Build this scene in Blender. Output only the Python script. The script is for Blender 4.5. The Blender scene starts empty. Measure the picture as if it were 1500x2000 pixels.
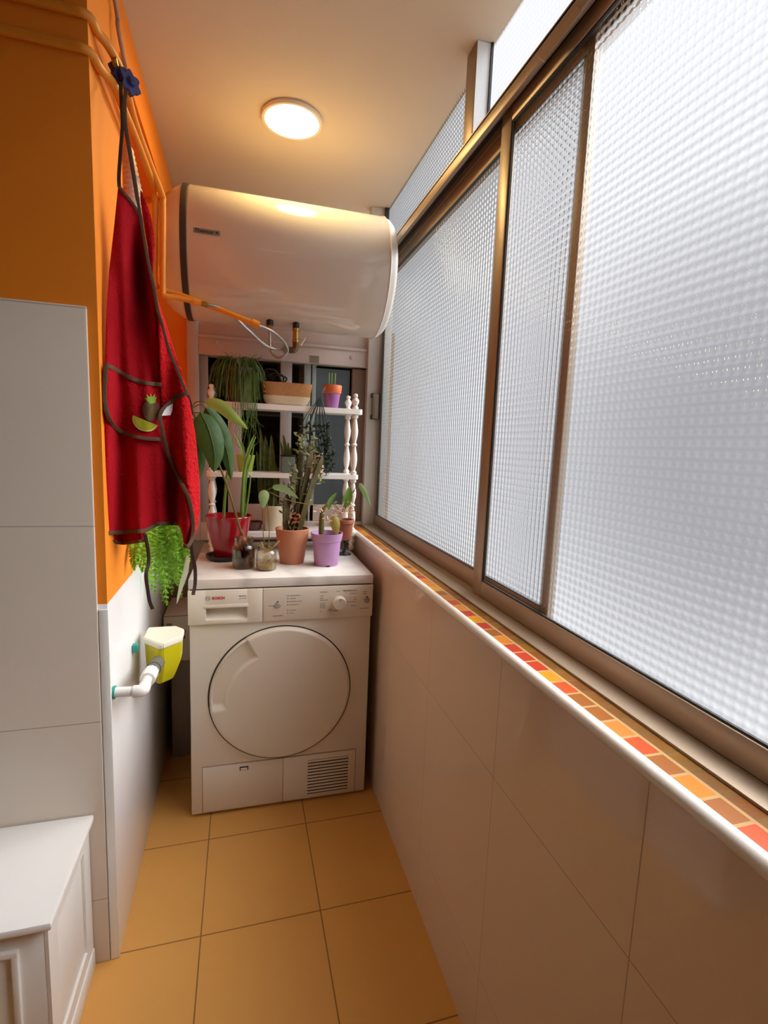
import bpy, bmesh, math, random
from mathutils import Vector as V, Matrix
random.seed(7)
R = math.radians
COL = bpy.context.scene.collection
sc = bpy.context.scene

# ---------------------------------------------------------------- camera
CP = V((-0.4772, -1.6574, 1.277)); YAW, PIT, ROL, FPX = .2793, -.1311, .0397, 980.5
_f = V((math.sin(YAW)*math.cos(PIT), math.cos(YAW)*math.cos(PIT), math.sin(PIT)))
_r0 = V((math.cos(YAW), -math.sin(YAW), 0)); _u0 = _r0.cross(_f)
_r = math.cos(ROL)*_r0 + math.sin(ROL)*_u0; _u = -math.sin(ROL)*_r0 + math.cos(ROL)*_u0
cam = bpy.data.cameras.new('camera'); cam.sensor_fit = 'HORIZONTAL'; cam.sensor_width = 36
cam.lens = FPX/1500*36; cam.clip_start = .02
co = bpy.data.objects.new('camera', cam); COL.objects.link(co)
m = Matrix((_r, _u, -_f)).transposed().to_4x4(); m.translation = CP; co.matrix_world = m
sc.camera = co

def at(u, v, ax, val):
    """the point of the photo pixel (u, v) on the plane ax = val"""
    d = _r*((u-750)/FPX) - _u*((v-1000)/FPX) + _f
    i = 'xyz'.index(ax)
    return CP + d*((val-CP[i])/d[i])

# ---------------------------------------------------------------- materials
def lin(h):
    c = [int(h[i:i+2], 16)/255 for i in (0, 2, 4)]
    return tuple(x/12.92 if x <= .04045 else ((x+.055)/1.055)**2.4 for x in c) + (1,)
class NT:
    def __init__(s, name):
        s.m = bpy.data.materials.new(name); s.m.use_nodes = True; s.t = s.m.node_tree; s.n = s.t.nodes; s.n.clear()
        s.out = s.new('ShaderNodeOutputMaterial')
    def new(s, ty, **kw):
        n = s.n.new(ty)
        for k, x in kw.items(): setattr(n, k, x)
        return n
    def link(s, a, b): s.t.links.new(a, b)
    def inp(s, sock, v):
        if hasattr(v, 'is_linked') or isinstance(v, bpy.types.NodeSocket): s.link(v, sock)
        else: sock.default_value = v
    def math(s, op, a, b=0.0, c=0.0):
        n = s.new('ShaderNodeMath', operation=op)
        for i, x in enumerate((a, b, c)): s.inp(n.inputs[i], x)
        return n.outputs[0]
    def mix(s, f, a, b):
        n = s.new('ShaderNodeMix', data_type='RGBA')
        s.inp(n.inputs[0], f); s.inp(n.inputs[6], a); s.inp(n.inputs[7], b); return n.outputs[2]
    def coord(s, which='Object'): return s.new('ShaderNodeTexCoord').outputs[which]
    def xyz(s, c=None):
        n = s.new('ShaderNodeSeparateXYZ'); s.link(c or s.coord(), n.inputs[0]); return n.outputs
    def noise(s, scale, detail=3, vec=None, rough=.5):
        n = s.new('ShaderNodeTexNoise'); n.inputs['Scale'].default_value = scale; n.inputs['Detail'].default_value = detail
        n.inputs['Roughness'].default_value = rough
        s.link(vec or s.coord(), n.inputs['Vector']); return n.outputs['Fac']
    def bump(s, h, strength, dist):
        n = s.new('ShaderNodeBump'); n.inputs['Strength'].default_value = strength; n.inputs['Distance'].default_value = dist
        s.link(h, n.inputs['Height']); return n.outputs[0]
    def bsdf(s, color, rough=.5, metal=0, normal=None, spec=.5, **kw):
        b = s.new('ShaderNodeBsdfPrincipled')
        s.inp(b.inputs['Base Color'], color); s.inp(b.inputs['Roughness'], rough); s.inp(b.inputs['Metallic'], metal)
        b.inputs['Specular IOR Level'].default_value = spec
        if normal is not None: s.link(normal, b.inputs['Normal'])
        for k, x in kw.items(): s.inp(b.inputs[k.replace('_', ' ')], x)
        s.link(b.outputs[0], s.out.inputs[0]); return b
    def line(s, x, a, p, w):
        """1 where coordinate x is within w/2 of a + k*p"""
        q = s.math('FRACT', s.math('DIVIDE', s.math('SUBTRACT', x, a - p/2), p))
        return s.math('LESS_THAN', s.math('ABSOLUTE', s.math('SUBTRACT', q, .5)), w/2/p)

MATS = {}
def P(name, color, rough=.5, metal=0, spec=.5, var=0, vscale=8, bump=0, bscale=60, bdist=.002, dark=None, **kw):
    if name in MATS: return MATS[name]
    t = NT(name); c = lin(color); nrm = None; col = c
    if var:
        d = lin(dark) if dark else tuple(x*(1-var) for x in c[:3]) + (1,)
        col = t.mix(t.noise(vscale), d, c)
    if bump: nrm = t.bump(t.noise(bscale), bump, bdist)
    t.bsdf(col, rough, metal, nrm, spec, **kw); MATS[name] = t.m; return t.m

def tiles(name, color, joint, axes, rough, var=.06, spec=.5, coat=0):
    """axes: list of (axis index, origin, pitch, width)"""
    t = NT(name); c = lin(color); o = t.xyz(); g = None
    for i, a, p, w in axes:
        l = t.line(o[i], a, p, w); g = l if g is None else t.math('MAXIMUM', g, l)
    n = t.noise(5, 4)
    col = t.mix(n, tuple(x*(1-var) for x in c[:3])+(1,), c)
    col = t.mix(g, col, lin(joint))
    r = t.math('ADD', t.math('MULTIPLY', g, .4), rough)
    nb = t.bump(t.math('MULTIPLY', g, -1.), .4, .001)
    t.bsdf(col, r, 0, nb, spec, Coat_Weight=coat); return t.m

M_floor = tiles('floor_tile', 'D69B50', '8A6034', [(0, -.5758, .3108, .0035), (1, -.1095, .3303, .0035)], .42, .10, .35)
M_rtile = tiles('glossy_wall_tile', 'E2CAB0', 'A08A74', [(1, -.484, .3625, .0018), (2, .64, .452, .0018)], .06, .03)
M_ltile = tiles('glossy_pillar_tile', 'E9E4E0', 'A09A94', [(2, 1.079, 3.0, .002)], .14, .03)
M_ftile = tiles('pillar_front_tile', 'CFC0B0', '9A9086', [(2, 1.079, .4535, .0022)], .28, .03)
M_orange = P('orange_plaster', 'F58A12', .75, var=.10, vscale=4, bump=.15, bscale=90)
M_ceil = P('ceiling_plaster', 'CFBFA8', .9, var=.03, bump=.06, bscale=50)
M_white = P('white_gloss_ceramic', 'EEEAE2', .25)
M_alu = P('champagne_aluminium', 'A8937C', .42, metal=.55, var=.06, vscale=3)
M_aluw = P('window_lit_aluminium', 'D8D4CC', .45, metal=.3)  # frame aluminium whitened: window light on the far parts put into the colour
M_gasket = P('black_gasket', '17130F', .6)
M_pvc = P('pinkish_white_lacquer', 'CDB9AC', .45, var=.06, vscale=6)
M_pvcd = P('shaded_lacquer', '8C6E5C', .5, var=.06)  # brownish shadow on the right stile is painted into this colour
M_sash = P('grey_white_sash', 'B5ABA3', .45, var=.05)
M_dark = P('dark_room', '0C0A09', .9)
M_shelfw = P('white_painted_wood', 'F3EBDF', .4, var=.04, vscale=20)
M_appl = P('white_enamel', 'E9DFCF', .32, var=.02)
M_applp = P('white_plastic', 'E6DBC8', .42)
M_heater = P('heater_enamel', 'D0C5B4', .09, spec=.6)
M_heaterc = P('heater_cap_plastic', 'DCD2C4', .4)
M_band = P('dark_band', '33261D', .5)
M_steel = P('braided_steel', 'A29A90', .35, metal=.9, bump=.6, bscale=700, bdist=.001)
M_brass = P('brass', 'B38A45', .3, metal=.9)
M_brassd = P('dark_brass', '6B5236', .35, metal=.8)
M_black = P('black_plastic', '1A1614', .4)
M_pipe = P('orange_painted_pipe', 'E38A1C', .5, var=.12, vscale=12, bump=.2, bscale=60)
M_blue = P('blue_plastic', '27336E', .35)
M_trim = P('brown_binding', '5A3F28', .85, bump=.3, bscale=400)
M_chest = P('white_chest_paint', 'ECE6DE', .42, var=.03)
M_green = P('pot_green', '97A52A', .5, var=.1)
M_soil = P('potting_soil', '2E1E15', .95, var=.5, vscale=60, bump=1, bscale=120, bdist=.006)
M_grey = P('grey_print', '8C877E', .6)

def cloth_mat(name, a, b, bs, bd):
    t = NT(name); n = t.noise(14, 4)
    col = t.mix(n, lin(a), lin(b)); fl = t.noise(420, 2)
    sp = t.math('GREATER_THAN', t.noise(260, 1), .74)
    col = t.mix(t.math('MULTIPLY', sp, .35), col, lin('D8404A'))
    t.bsdf(col, .9, 0, t.bump(t.noise(bs, 4), .7, bd), .2, Sheen_Weight=.05, Sheen_Tint=lin('FF3A3A')); return t.m
M_red = cloth_mat('red_felt', '96040F', 'B00616', 160, .003)
M_fluff = cloth_mat('red_fleece', 'A8060C', 'CC1018', 110, .012)

def leaf_mat(name, a, b, vein=None, rough=.45, scale=18):
    t = NT(name); col = t.mix(t.noise(scale, 3), lin(a), lin(b))
    bs = t.bsdf(col, rough, 0, t.bump(t.noise(90), .25, .002), .25)
    tr = t.new('ShaderNodeBsdfTranslucent'); t.link(col, tr.inputs[0])
    mx = t.new('ShaderNodeMixShader'); mx.inputs[0].default_value = .18
    t.link(bs.outputs[0], mx.inputs[1]); t.link(tr.outputs[0], mx.inputs[2]); t.link(mx.outputs[0], t.out.inputs[0]); return t.m
L_dark = leaf_mat('leaf_dark', '2A4416', '4E6A30', rough=.5, scale=30)
L_rib = leaf_mat('leaf_rib', '46602E', '5C7A3C')
L_mid = leaf_mat('leaf_mid', '5E8038', '86A850')
L_light = leaf_mat('leaf_light', '7FA046', 'A9C468')
L_pale = leaf_mat('leaf_pale', '7D9F62', 'A4C088')
L_fern = leaf_mat('fern_green', '5C9A1E', 'A8D448', scale=40)
L_yell = leaf_mat('leaf_yellowing', '6E8A3A', 'D9A860', scale=26)
L_snake = leaf_mat('snake_leaf', '32401E', '7E8440', scale=45)
L_cact = leaf_mat('euphorbia', '463A22', '6E6238', scale=60)
L_rhip = leaf_mat('rhipsalis', '34501F', '7C9446', scale=30)
L_stem = leaf_mat('woody_stem', '5A5A30', '80703E')
L_straw = leaf_mat('straw', 'B08A4A', 'D8BC80', scale=60)
L_petal = leaf_mat('dried_petal', 'C98F6E', 'EAD3B4', scale=90)
L_tail = leaf_mat('dark_tail', '1C1F16', '3A4430', scale=50)

def glassy(name, tint, trans, rough=.05):
    t = NT(name); tr = t.new('ShaderNodeBsdfTransparent'); tr.inputs[0].default_value = lin(tint)
    gl = t.new('ShaderNodeBsdfGlossy'); gl.inputs['Roughness'].default_value = rough
    lw = t.new('ShaderNodeLayerWeight'); lw.inputs[0].default_value = .35
    mx = t.new('ShaderNodeMixShader')
    t.link(t.math('ADD', t.math('MULTIPLY', lw.outputs['Facing'], .45), 1-trans), mx.inputs[0])
    t.link(tr.outputs[0], mx.inputs[1]); t.link(gl.outputs[0], mx.inputs[2]); t.link(mx.outputs[0], t.out.inputs[0]); return t.m
M_jar = glassy('jar_glass', 'EEEADC', .97, .03)
M_water = glassy('brown_water', 'A8804E', 1.0)
M_pane = glassy('dark_pane', '8F9594', .88, .03)

def cell_glass():
    """patterned glass: a grid of small square lenses pressed into the pane"""
    t = NT('square_lens_glass'); o = t.xyz(); p = .0145; k = 2*math.pi/p
    cy = t.math('COSINE', t.math('MULTIPLY', o[1], k)); cz = t.math('COSINE', t.math('MULTIPLY', o[2], k))
    h = t.math('ADD', cy, cz)
    nrm = t.bump(h, 1., .0010)
    rim = t.math('SUBTRACT', 1., t.math('MULTIPLY', t.math('MAXIMUM', t.math('ABSOLUTE', cy), t.math('ABSOLUTE', cz)), 1.))
    ridge = t.math('MINIMUM', cy, cz)                      # -1 in the grooves between lenses
    shade = t.mix(t.math('MULTIPLY_ADD', ridge, .5, .5), (.88, .89, .90, 1), (1, 1, 1, 1))
    rf = t.new('ShaderNodeBsdfRefraction'); rf.inputs['IOR'].default_value = 1.16; rf.inputs['Roughness'].default_value = .06
    t.link(shade, rf.inputs[0]); t.link(nrm, rf.inputs['Normal'])
    tp = t.new('ShaderNodeBsdfTransparent'); t.link(shade, tp.inputs[0])
    a = t.new('ShaderNodeMixShader'); a.inputs[0].default_value = .62
    t.link(tp.outputs[0], a.inputs[1]); t.link(rf.outputs[0], a.inputs[2])
    gl = t.new('ShaderNodeBsdfGlossy'); gl.inputs['Roughness'].default_value = .12; t.link(nrm, gl.inputs['Normal'])
    b = t.new('ShaderNodeMixShader'); b.inputs[0].default_value = .08
    t.link(a.outputs[0], b.inputs[1]); t.link(gl.outputs[0], b.inputs[2]); t.link(b.outputs[0], t.out.inputs[0]); return t.m
M_cell = cell_glass()

def emis(name, col, s):
    t = NT(name); e = t.new('ShaderNodeEmission'); e.inputs[0].default_value = col; e.inputs[1].default_value = s
    t.link(e.outputs[0], t.out.inputs[0]); return t.m

# ---------------------------------------------------------------- mesh builder
class MB:
    def __init__(s): s.b = bmesh.new()
    def box(s, x0, x1, y0, y1, z0, z1, bev=0, seg=2):
        c = [s.b.verts.new((x, y, z)) for x in (x0, x1) for y in (y0, y1) for z in (z0, z1)]
        fs = [s.b.faces.new([c[i] for i in q]) for q in ((0,1,3,2),(4,6,7,5),(0,4,5,1),(2,3,7,6),(0,2,6,4),(1,5,7,3))]
        if bev:
            es = list({e for f in fs for e in f.edges})
            bmesh.ops.bevel(s.b, geom=es, offset=bev, segments=seg, affect='EDGES', profile=.5)
        return s
    def lathe(s, prof, n=28, origin=(0,0,0), axis='z', squash=1):
        """prof: [(radius, height)]; revolved about the axis through origin"""
        o = V(origin); rings = []
        for r, h in prof:
            if r < 1e-6:
                rings.append([s.b.verts.new(o + s._ax(0, 0, h, axis))]); continue
            rings.append([s.b.verts.new(o + s._ax(r*math.cos(2*math.pi*i/n), r*squash*math.sin(2*math.pi*i/n), h, axis)) for i in range(n)])
        for a, c in zip(rings, rings[1:]):
            for i in range(n):
                j = (i+1) % n
                if len(a) == 1 and len(c) == 1: break
                q = [a[0], c[j], c[i]] if len(a) == 1 else ([a[i], a[j], c[0]] if len(c) == 1 else [a[i], a[j], c[j], c[i]])
                s.b.faces.new(q)
        return s
    def _ax(s, a, b, h, axis):
        return V((a, b, h)) if axis == 'z' else (V((h, a, b)) if axis == 'x' else V((a, h, b)))
    def tube(s, pts, r, n=10, smooth=True, cap=True, sub=5):
        pts = [V(p) for p in pts]
        rr = r if isinstance(r, (list, tuple)) else [r]*len(pts)
        if smooth and len(pts) > 2:
            P2, R2 = [], []
            for i in range(len(pts)-1):
                p0, p1, p2, p3 = pts[max(i-1, 0)], pts[i], pts[i+1], pts[min(i+2, len(pts)-1)]
                for k in range(sub):
                    t = k/sub
                    P2.append(.5*((2*p1)+(p2-p0)*t+(2*p0-5*p1+4*p2-p3)*t*t+(3*p1-p0-3*p2+p3)*t**3)); R2.append(rr[i]*(1-t)+rr[i+1]*t)
            pts, rr = P2+[pts[-1]], R2+[rr[-1]]
        prev = None; rings = []
        for i, p in enumerate(pts):
            d = (pts[min(i+1, len(pts)-1)]-pts[max(i-1, 0)]).normalized()
            if prev is None: a = d.orthogonal().normalized()
            else:
                a = prev - d*prev.dot(d); a = a.normalized() if a.length > 1e-6 else d.orthogonal().normalized()
            prev = a; b = d.cross(a)
            rings.append([s.b.verts.new(p + (a*math.cos(2*math.pi*k/n)+b*math.sin(2*math.pi*k/n))*rr[i]) for k in range(n)])
        for a, c in zip(rings, rings[1:]):
            for i in range(n): s.b.faces.new([a[i], a[(i+1) % n], c[(i+1) % n], c[i]])
        if cap:
            s.b.faces.new(rings[0][::-1]); s.b.faces.new(rings[-1])
        return s
    def prism(s, poly, vec):
        """extrude a planar polygon (list of 3D points) along vec"""
        vec = V(vec); a = [s.b.verts.new(V(p)) for p in poly]; c = [s.b.verts.new(V(p)+vec) for p in poly]; n = len(poly)
        s.b.faces.new(a[::-1]); s.b.faces.new(c)
        for i in range(n): s.b.faces.new([a[i], a[(i+1) % n], c[(i+1) % n], c[i]])
        return s
    def grid(s, rows):
        g = [[s.b.verts.new(V(p)) for p in r] for r in rows]
        for a, c in zip(g, g[1:]):
            for i in range(len(a)-1): s.b.faces.new([a[i], a[i+1], c[i+1], c[i]])
        return s
    def blade(s, pts, w, side, cup=.25, prof=None, sub=4):
        """a leaf along the midrib pts, width w, side = rough sideways direction"""
        pts = [V(p) for p in pts]; P2 = []
        for i in range(len(pts)-1):
            p0, p1, p2, p3 = pts[max(i-1, 0)], pts[i], pts[i+1], pts[min(i+2, len(pts)-1)]
            for k in range(sub):
                t = k/sub; P2.append(.5*((2*p1)+(p2-p0)*t+(2*p0-5*p1+4*p2-p3)*t*t+(3*p1-p0-3*p2+p3)*t**3))
        P2.append(pts[-1]); n = len(P2); rows = []
        prof = prof or (lambda t: math.sin(math.pi*min(1, t*.96+.04)**.8)**.8)
        for i, p in enumerate(P2):
            t = i/(n-1); d = (P2[min(i+1, n-1)]-P2[max(i-1, 0)]).normalized()
            sd = V(side) - d*V(side).dot(d)
            sd = sd.normalized() if sd.length > 1e-5 else d.orthogonal().normalized()
            up = sd.cross(d); ww = w*.5*max(prof(t), .02)
            rows.append([p-sd*ww+up*ww*cup, p-sd*ww*.5+up*ww*cup*.3, p, p+sd*ww*.5+up*ww*cup*.3, p+sd*ww+up*ww*cup])
        return s.grid(rows)
    def text(s, body, size, place, depth=.0004, align='LEFT', width=None, bold=0):
        cu = bpy.data.curves.new('t', 'FONT'); cu.body = body; cu.size = size; cu.align_x = align; cu.extrude = depth; cu.offset = bold
        cu.resolution_u = 3
        o = bpy.data.objects.new('t', cu); COL.objects.link(o)
        me = bpy.data.meshes.new_from_object(o.evaluated_get(bpy.context.evaluated_depsgraph_get()))
        if width:
            xs = [v.co.x for v in me.vertices]; k = width/(max(xs)-min(xs)); me.transform(Matrix.Scale(k, 4, (1, 0, 0)))
        me.transform(place); s.b.from_mesh(me)
        bpy.data.objects.remove(o); bpy.data.curves.remove(cu); bpy.data.meshes.remove(me)
        return s

def obj(name, mb, mat, parent=None, kind=None, label=None, flat=False, ang=.6, off=None):
    b = mb.b
    if off is None and parent is not None and not parent.get('_local'): off = parent.get('_off')
    if off is not None:
        o = V(off)
        for v in b.verts: v.co -= o
    bmesh.ops.recalc_face_normals(b, faces=b.faces)
    for f in b.faces: f.smooth = not flat
    for e in b.edges: e.smooth = len(e.link_faces) == 2 and e.calc_face_angle(0) < ang
    me = bpy.data.meshes.new(name); b.to_mesh(me); b.free(); me.materials.append(mat)
    ob = bpy.data.objects.new(name, me); COL.objects.link(ob)
    if parent is not None:
        ob.parent = parent
        if parent.get('_local'): ob['_local'] = 1
        elif parent.get('_off') is not None: ob['_off'] = parent['_off']
    if kind: ob['kind'] = kind
    if label: ob['label'] = label
    return ob
def thing(name, label, cat, loc, group=None, rz=0, local=False, kind=None):
    e = bpy.data.objects.new(name, None); COL.objects.link(e); e.empty_display_size = .02
    e.location = loc; e.rotation_euler = (0, 0, rz)
    if kind: e['kind'] = kind
    else: e['label'] = label; e['category'] = cat
    if group: e['group'] = group
    if local: e['_local'] = 1
    else: e['_off'] = list(loc)
    return e
def struct(name, mb, mat, parent=None, **kw):
    return obj(name, mb, mat, parent, kind=None if parent else 'structure', **kw)
def lab(o, label, cat, group=None):
    o['label'] = label; o['category'] = cat
    if group: o['group'] = group
    return o

XL, ZC, YB, YP, YR = -.766, 2.35, .64, -.445, -.165

# ================================================================ the setting
struct('floor', MB().box(-2.6, .02, -3.3, .70, -.05, 0), M_floor, flat=True)
struct('ceiling', MB().box(-2.6, .175, -3.3, 1.02, ZC, ZC+.06), M_ceil, flat=True)
struct('wall_right', MB().box(0, .16, -3.3, .70, 0, .893), M_rtile, flat=True)
# left side: front pillar wall, half wall, recess above it and beam along the ceiling
w = MB(); w.box(-2.6, XL, YP, YR, 0, ZC).box(XL-.30, XL-.24, YR, 1.02, 0, ZC).box(XL-.30, XL, YR, 1.02, 2.205, ZC)
w.box(XL-.30, XL-.004, YR, YB+.06, 0, .885)
struct('wall_left', w, M_orange, flat=True)
t = MB().box(XL-.22, XL+.001, YP-.001, YB, 0, .902, .003)
struct('wall_left_tiles', t, M_ltile)
struct('wall_front_tiles', MB().box(-2.6, -.7845, YP-.008, YP, 0, 1.537, .003), M_ftile)
struct('trim_1', MB().box(-.7835, XL+.003, YP-.006, YP+.004, 0, .89, .0025), M_white)
# back wall round the inner window
b = MB().box(XL-.30, -.688, YB, YB+.06, .905, 2.204)
struct('wall_back', b, M_orange, flat=True)
b = MB().box(XL-.3, .17, .96, 1.02, 1.79, ZC).box(-.681, .17, YB, 1.02, 1.775, 1.79).box(XL-.3, .20, YB, YB+.06, 0, .84).box(XL-.3, -.688, YB, YB+.06, .84, .905).box(.095, .20, YB, YB+.06, .84, 1.79)
struct('wall_back_upper', b, P('beige_plaster', 'C4AE98', .8, var=.06), flat=True)
struct('wall_kitchen_left', MB().box(-2.66, -2.6, -3.3, YP, 0, ZC), P('kitchen_plaster', '7A5A3C', .8), flat=True)
struct('wall_kitchen_rear', MB().box(-2.66, .2, -3.36, -3.3, 0, ZC), P('kitchen_plaster', '7A5A3C', .8), flat=True)
# sill: rounded white nose, mosaic strip
n = [( -.002+.0105*math.cos(a), 0, .9005+.0105*math.sin(a)) for a in [R(k*20) for k in range(18)]]
struct('trim_2', MB().prism([(x, -3.3, z) for x, _, z in n], (0, 3.3+YB-.02, 0)), M_white)
def mosaic():
    t = NT('mosaic_strip'); o = t.xyz(); p = .04
    g = t.math('MAXIMUM', t.line(o[1], -1.149, p, .0045), t.line(o[0], .0365, .09, .005))
    c = t.new('ShaderNodeCombineXYZ')
    t.link(t.math('FLOOR', t.math('DIVIDE', t.math('SUBTRACT', o[1], -1.149), p)), c.inputs[1])
    t.link(t.math('FLOOR', t.math('DIVIDE', t.math('SUBTRACT', o[0], -.0535), .09)), c.inputs[0])
    wn = t.new('ShaderNodeTexWhiteNoise'); t.link(c.outputs[0], wn.inputs[0])
    r = t.new('ShaderNodeValToRGB'); r.color_ramp.interpolation = 'CONSTANT'
    e = r.color_ramp.elements; cs = ['B86A04', 'AC4004', '8A4C06', 'B46C20', 'A22E0E', 'BC7A02']
    e[0].position = 0; e[0].color = lin(cs[0]); e[1].position = .17; e[1].color = lin(cs[1])
    for k in range(2, 6): x = e.new(k*.168); x.color = lin(cs[k])
    t.link(wn.outputs['Value'], r.inputs[0])
    col = t.mix(g, r.outputs[0], lin('A88658'))
    dirt = t.math('MULTIPLY', t.math('GREATER_THAN', o[0], .039), t.math('MULTIPLY_ADD', t.noise(30, 4), .3, .68))
    col = t.mix(dirt, col, t.mix(t.noise(9, 3), lin('4A3210'), lin('7A521A')))
    t.bsdf(col, t.math('MULTIPLY_ADD', g, .4, .38), 0, t.bump(t.math('MULTIPLY', g, -1.), .6, .001), .2); return t.m
struct('trim_3', MB().box(.0015, .075, -3.3, YB-.005, .8935, .9055), mosaic(), flat=True)

YE = -1.52
struct('wall_right_upper', MB().box(0, .17, -3.3, YE, .893, ZC), P('kitchen_plaster', '7A5A3C', .8), flat=True)
# ---- window_1: the long sliding window over the right wall
W = thing('window_1', '', '', (.1, -1.3, .905), kind='structure')
f = MB().prism([(x, YE, z) for x, z in ((.0605, .9057), (.0605, .9095), (.064, .9105), (.094, .9125), (.17, .9125), (.17, .9057))], (0, YB-.02-YE, 0))
f.box(.0935, .0955, YE, YB-.02, .9055, .9135)
f.box(.075, .088, YE, YB-.02, 2.024, 2.056, .0015).box(.075, .17, YE, YB-.02, 2.050, 2.058)
f.box(.112, .116, YE, YB-.02, 2.022, 2.052).box(.15, .17, YE, YB-.02, 2.018, 2.052)
obj('outer_frame', f, M_alu, W)
obj('track_shadow', MB().box(.10, .15, YE, YB-.02, 2.040, 2.050), M_gasket, W, flat=True)
obj('far_jamb', MB().box(.066, .17, YB-.052, YB-.012, .9055, 2.05, .002), M_aluw, W)
s = MB().box(.096, .110, -.557, -.512, .907, 2.036, .002)
s.box(.096, .110, YE+.02, -.557, .913, .953, .002).box(.096, .110, YE+.02, -.557, 2.000, 2.034, .002)
S1 = obj('sliding_sash', s, M_alu, W)
obj('pane', MB().grid([[(.103, -.557, .953), (.103, YE+.02, .953)], [(.103, -.557, 2.0), (.103, YE+.02, 2.0)]]), M_cell, S1)
g = MB().box(.099, .1035, -.562, -.557, .953, 2.0).box(.099, .1035, YE+.02, -.557, .953, .9565).box(.099, .1035, YE+.02, -.557, 1.997, 2.0)
obj('gasket', g, M_gasket, S1, flat=True)
s = MB().box(.117, .131, -.812, -.785, .913, 2.03, .002).box(.117, .131, .552, .592, .913, 2.03, .002)
s.box(.117, .131, -.785, .552, .913, .9605, .002).box(.117, .131, -.785, .552, 1.986, 2.026, .002)
S2 = obj('rear_sash', s, M_alu, W)
obj('pane', MB().grid([[(.124, -.785, .961), (.124, .552, .961)], [(.124, -.785, 1.986), (.124, .552, 1.986)]]), M_cell, S2)
g = MB().box(.1165, .125, .544, .552, .961, 1.986).box(.1165, .125, -.785, .552, 1.983, 1.986).box(.1165, .125, -.785, .552, .9605, .963)
obj('gasket', g, M_gasket, S2, flat=True)
lt = MB().box(.085, .117, .553, .583, 1.395, 1.505, .002)
L1 = obj('latch', lt, P('bronze_latch', '8A7A66', .4, metal=.7), W)
obj('latch_end', MB().box(.082, .112, .565, .584, 1.488, 1.507).box(.082, .112, .565, .584, 1.393, 1.412), M_black, L1)
# peeled strip of tape on the top rail
tp = [at(1128, 12, 'x', .0745), at(1072, 78, 'x', .0735), at(1048, 108, 'x', .073), at(1056, 118, 'x', .070)]
tb = [at(1136, 20, 'x', .0745), at(1096, 74, 'x', .071), at(1062, 118, 'x', .064), at(1064, 122, 'x', .062)]
lab(obj('masking_tape', MB().grid([tp, tb]), P('beige_tape', 'B59B80', .7)), 'peeling strip of beige tape on the window top rail', 'tape')

# ---- window_2: fixed lights above the sliding window
W = thing('window_2', '', '', (.15, -.26, 2.06), kind='structure')
obj('mullion', MB().box(.12, .168, -.288, -.228, 2.056, ZC-.001, .001), P('bronze_frame', '9C8870', .4, metal=.6), W)
obj('lit_post_face', MB().box(.1215, .166, -.2905, -.288, 2.056, ZC-.001), P('window_lit_face', 'E4E6E6', .5), W, flat=True)  # thin plate whose pale colour paints the window light on the post's side
obj('glazing_bead', MB().box(.160, .166, -.296, -.2905, 2.056, ZC-.001).box(.150, .168, .70, .715, 2.056, ZC-.001), M_gasket, W, flat=True)
obj('far_post', MB().box(.09, .168, .715, .76, 2.056, ZC-.001), M_aluw, W)
obj('pane', MB().grid([[(.166, -.29, 2.05), (.166, YE+.02, 2.05)], [(.166, -.29, ZC), (.166, YE+.02, ZC)]]), M_cell, W)
obj('pane', MB().grid([[(.166, -.228, 2.05), (.166, .71, 2.05)], [(.166, -.228, ZC), (.166, .71, ZC)]]), M_cell, W)

# ---- window_3: inner sliding window in the back wall
W = thing('window_3', '', '', (-.3, YB, .9), kind='structure')
def BX(u, v=850): return at(u, v, 'y', YB).x
def BZ(u, v): return at(u, v, 'y', YB).z
fl_, fr_ = BX(368), BX(720); gl_, gr_ = BX(390), BX(716); zt_ = BZ(400, 628); zi_ = (BZ(392, 690)+BZ(718, 724))/2; zm_ = (BZ(392, 655)+BZ(718, 690))/2; zb_ = BZ(495, 1018)
f = MB().box(fl_, gl_, YB-.03, YB+.05, .84, zt_, .003).box(gr_, fr_+.03, YB-.03, YB+.05, .84, zt_, .003)
f.box(gl_, gr_, YB-.03, YB+.05, zi_, zm_, .003).box(gl_, gr_, YB-.022, YB+.05, zm_, zt_, .003)
f.box(gl_, gr_, YB-.036, YB-.03, zm_-.006, zm_+.006, .002).box(gl_, gr_, YB-.03, YB+.05, .84, zb_, .003)
obj('frame', f, M_pvc, W)
obj('screw_cover', MB().lathe([(0, 0), (.008, 0), (.009, -.004), (0, -.007)], 14, (BX(423, 672), YB-.03, BZ(423, 672)), 'y').lathe([(0, 0), (.008, 0), (.009, -.004), (0, -.007)], 14, (BX(685, 700), YB-.03, BZ(685, 700)), 'y'), M_pvc, W)
obj('sticker', MB().box(BX(603, 704), BX(621, 704), YB-.0312, YB-.0302, BZ(612, 711), BZ(612, 697)), P('faded_sticker', '9C8B70', .6, var=.4, vscale=250, dark='6E6250'), W, flat=True)
obj('sash_stile', MB().box(gl_, BX(407), YB, YB+.02, zb_, zi_, .002), M_sash, W)
obj('sash_stile', MB().box(BX(445), BX(472), YB+.004, YB+.024, zb_, zi_, .002), M_pvc, W)
obj('sash_stile', MB().box(BX(547), BX(569), YB+.004, YB+.024, zb_, zi_, .002), M_sash, W)
obj('sash_stile', MB().box(BX(592), BX(605), YB, YB+.02, zb_, zi_, .002).box(BX(607), BX(615), YB, YB+.02, zb_, zi_, .002), P('greenish_stile', '9AA39A', .45), W)
obj('sash_stile', MB().box(BX(684), gr_+.002, YB-.008, YB+.02, zb_, zi_-.006, .003), M_pvcd, W)
obj('sash_rail', MB().box(BX(472), BX(684), YB, YB+.02, zb_, BZ(495, 985), .003), M_pvc, W)
zq = BZ(495, 985)
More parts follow.
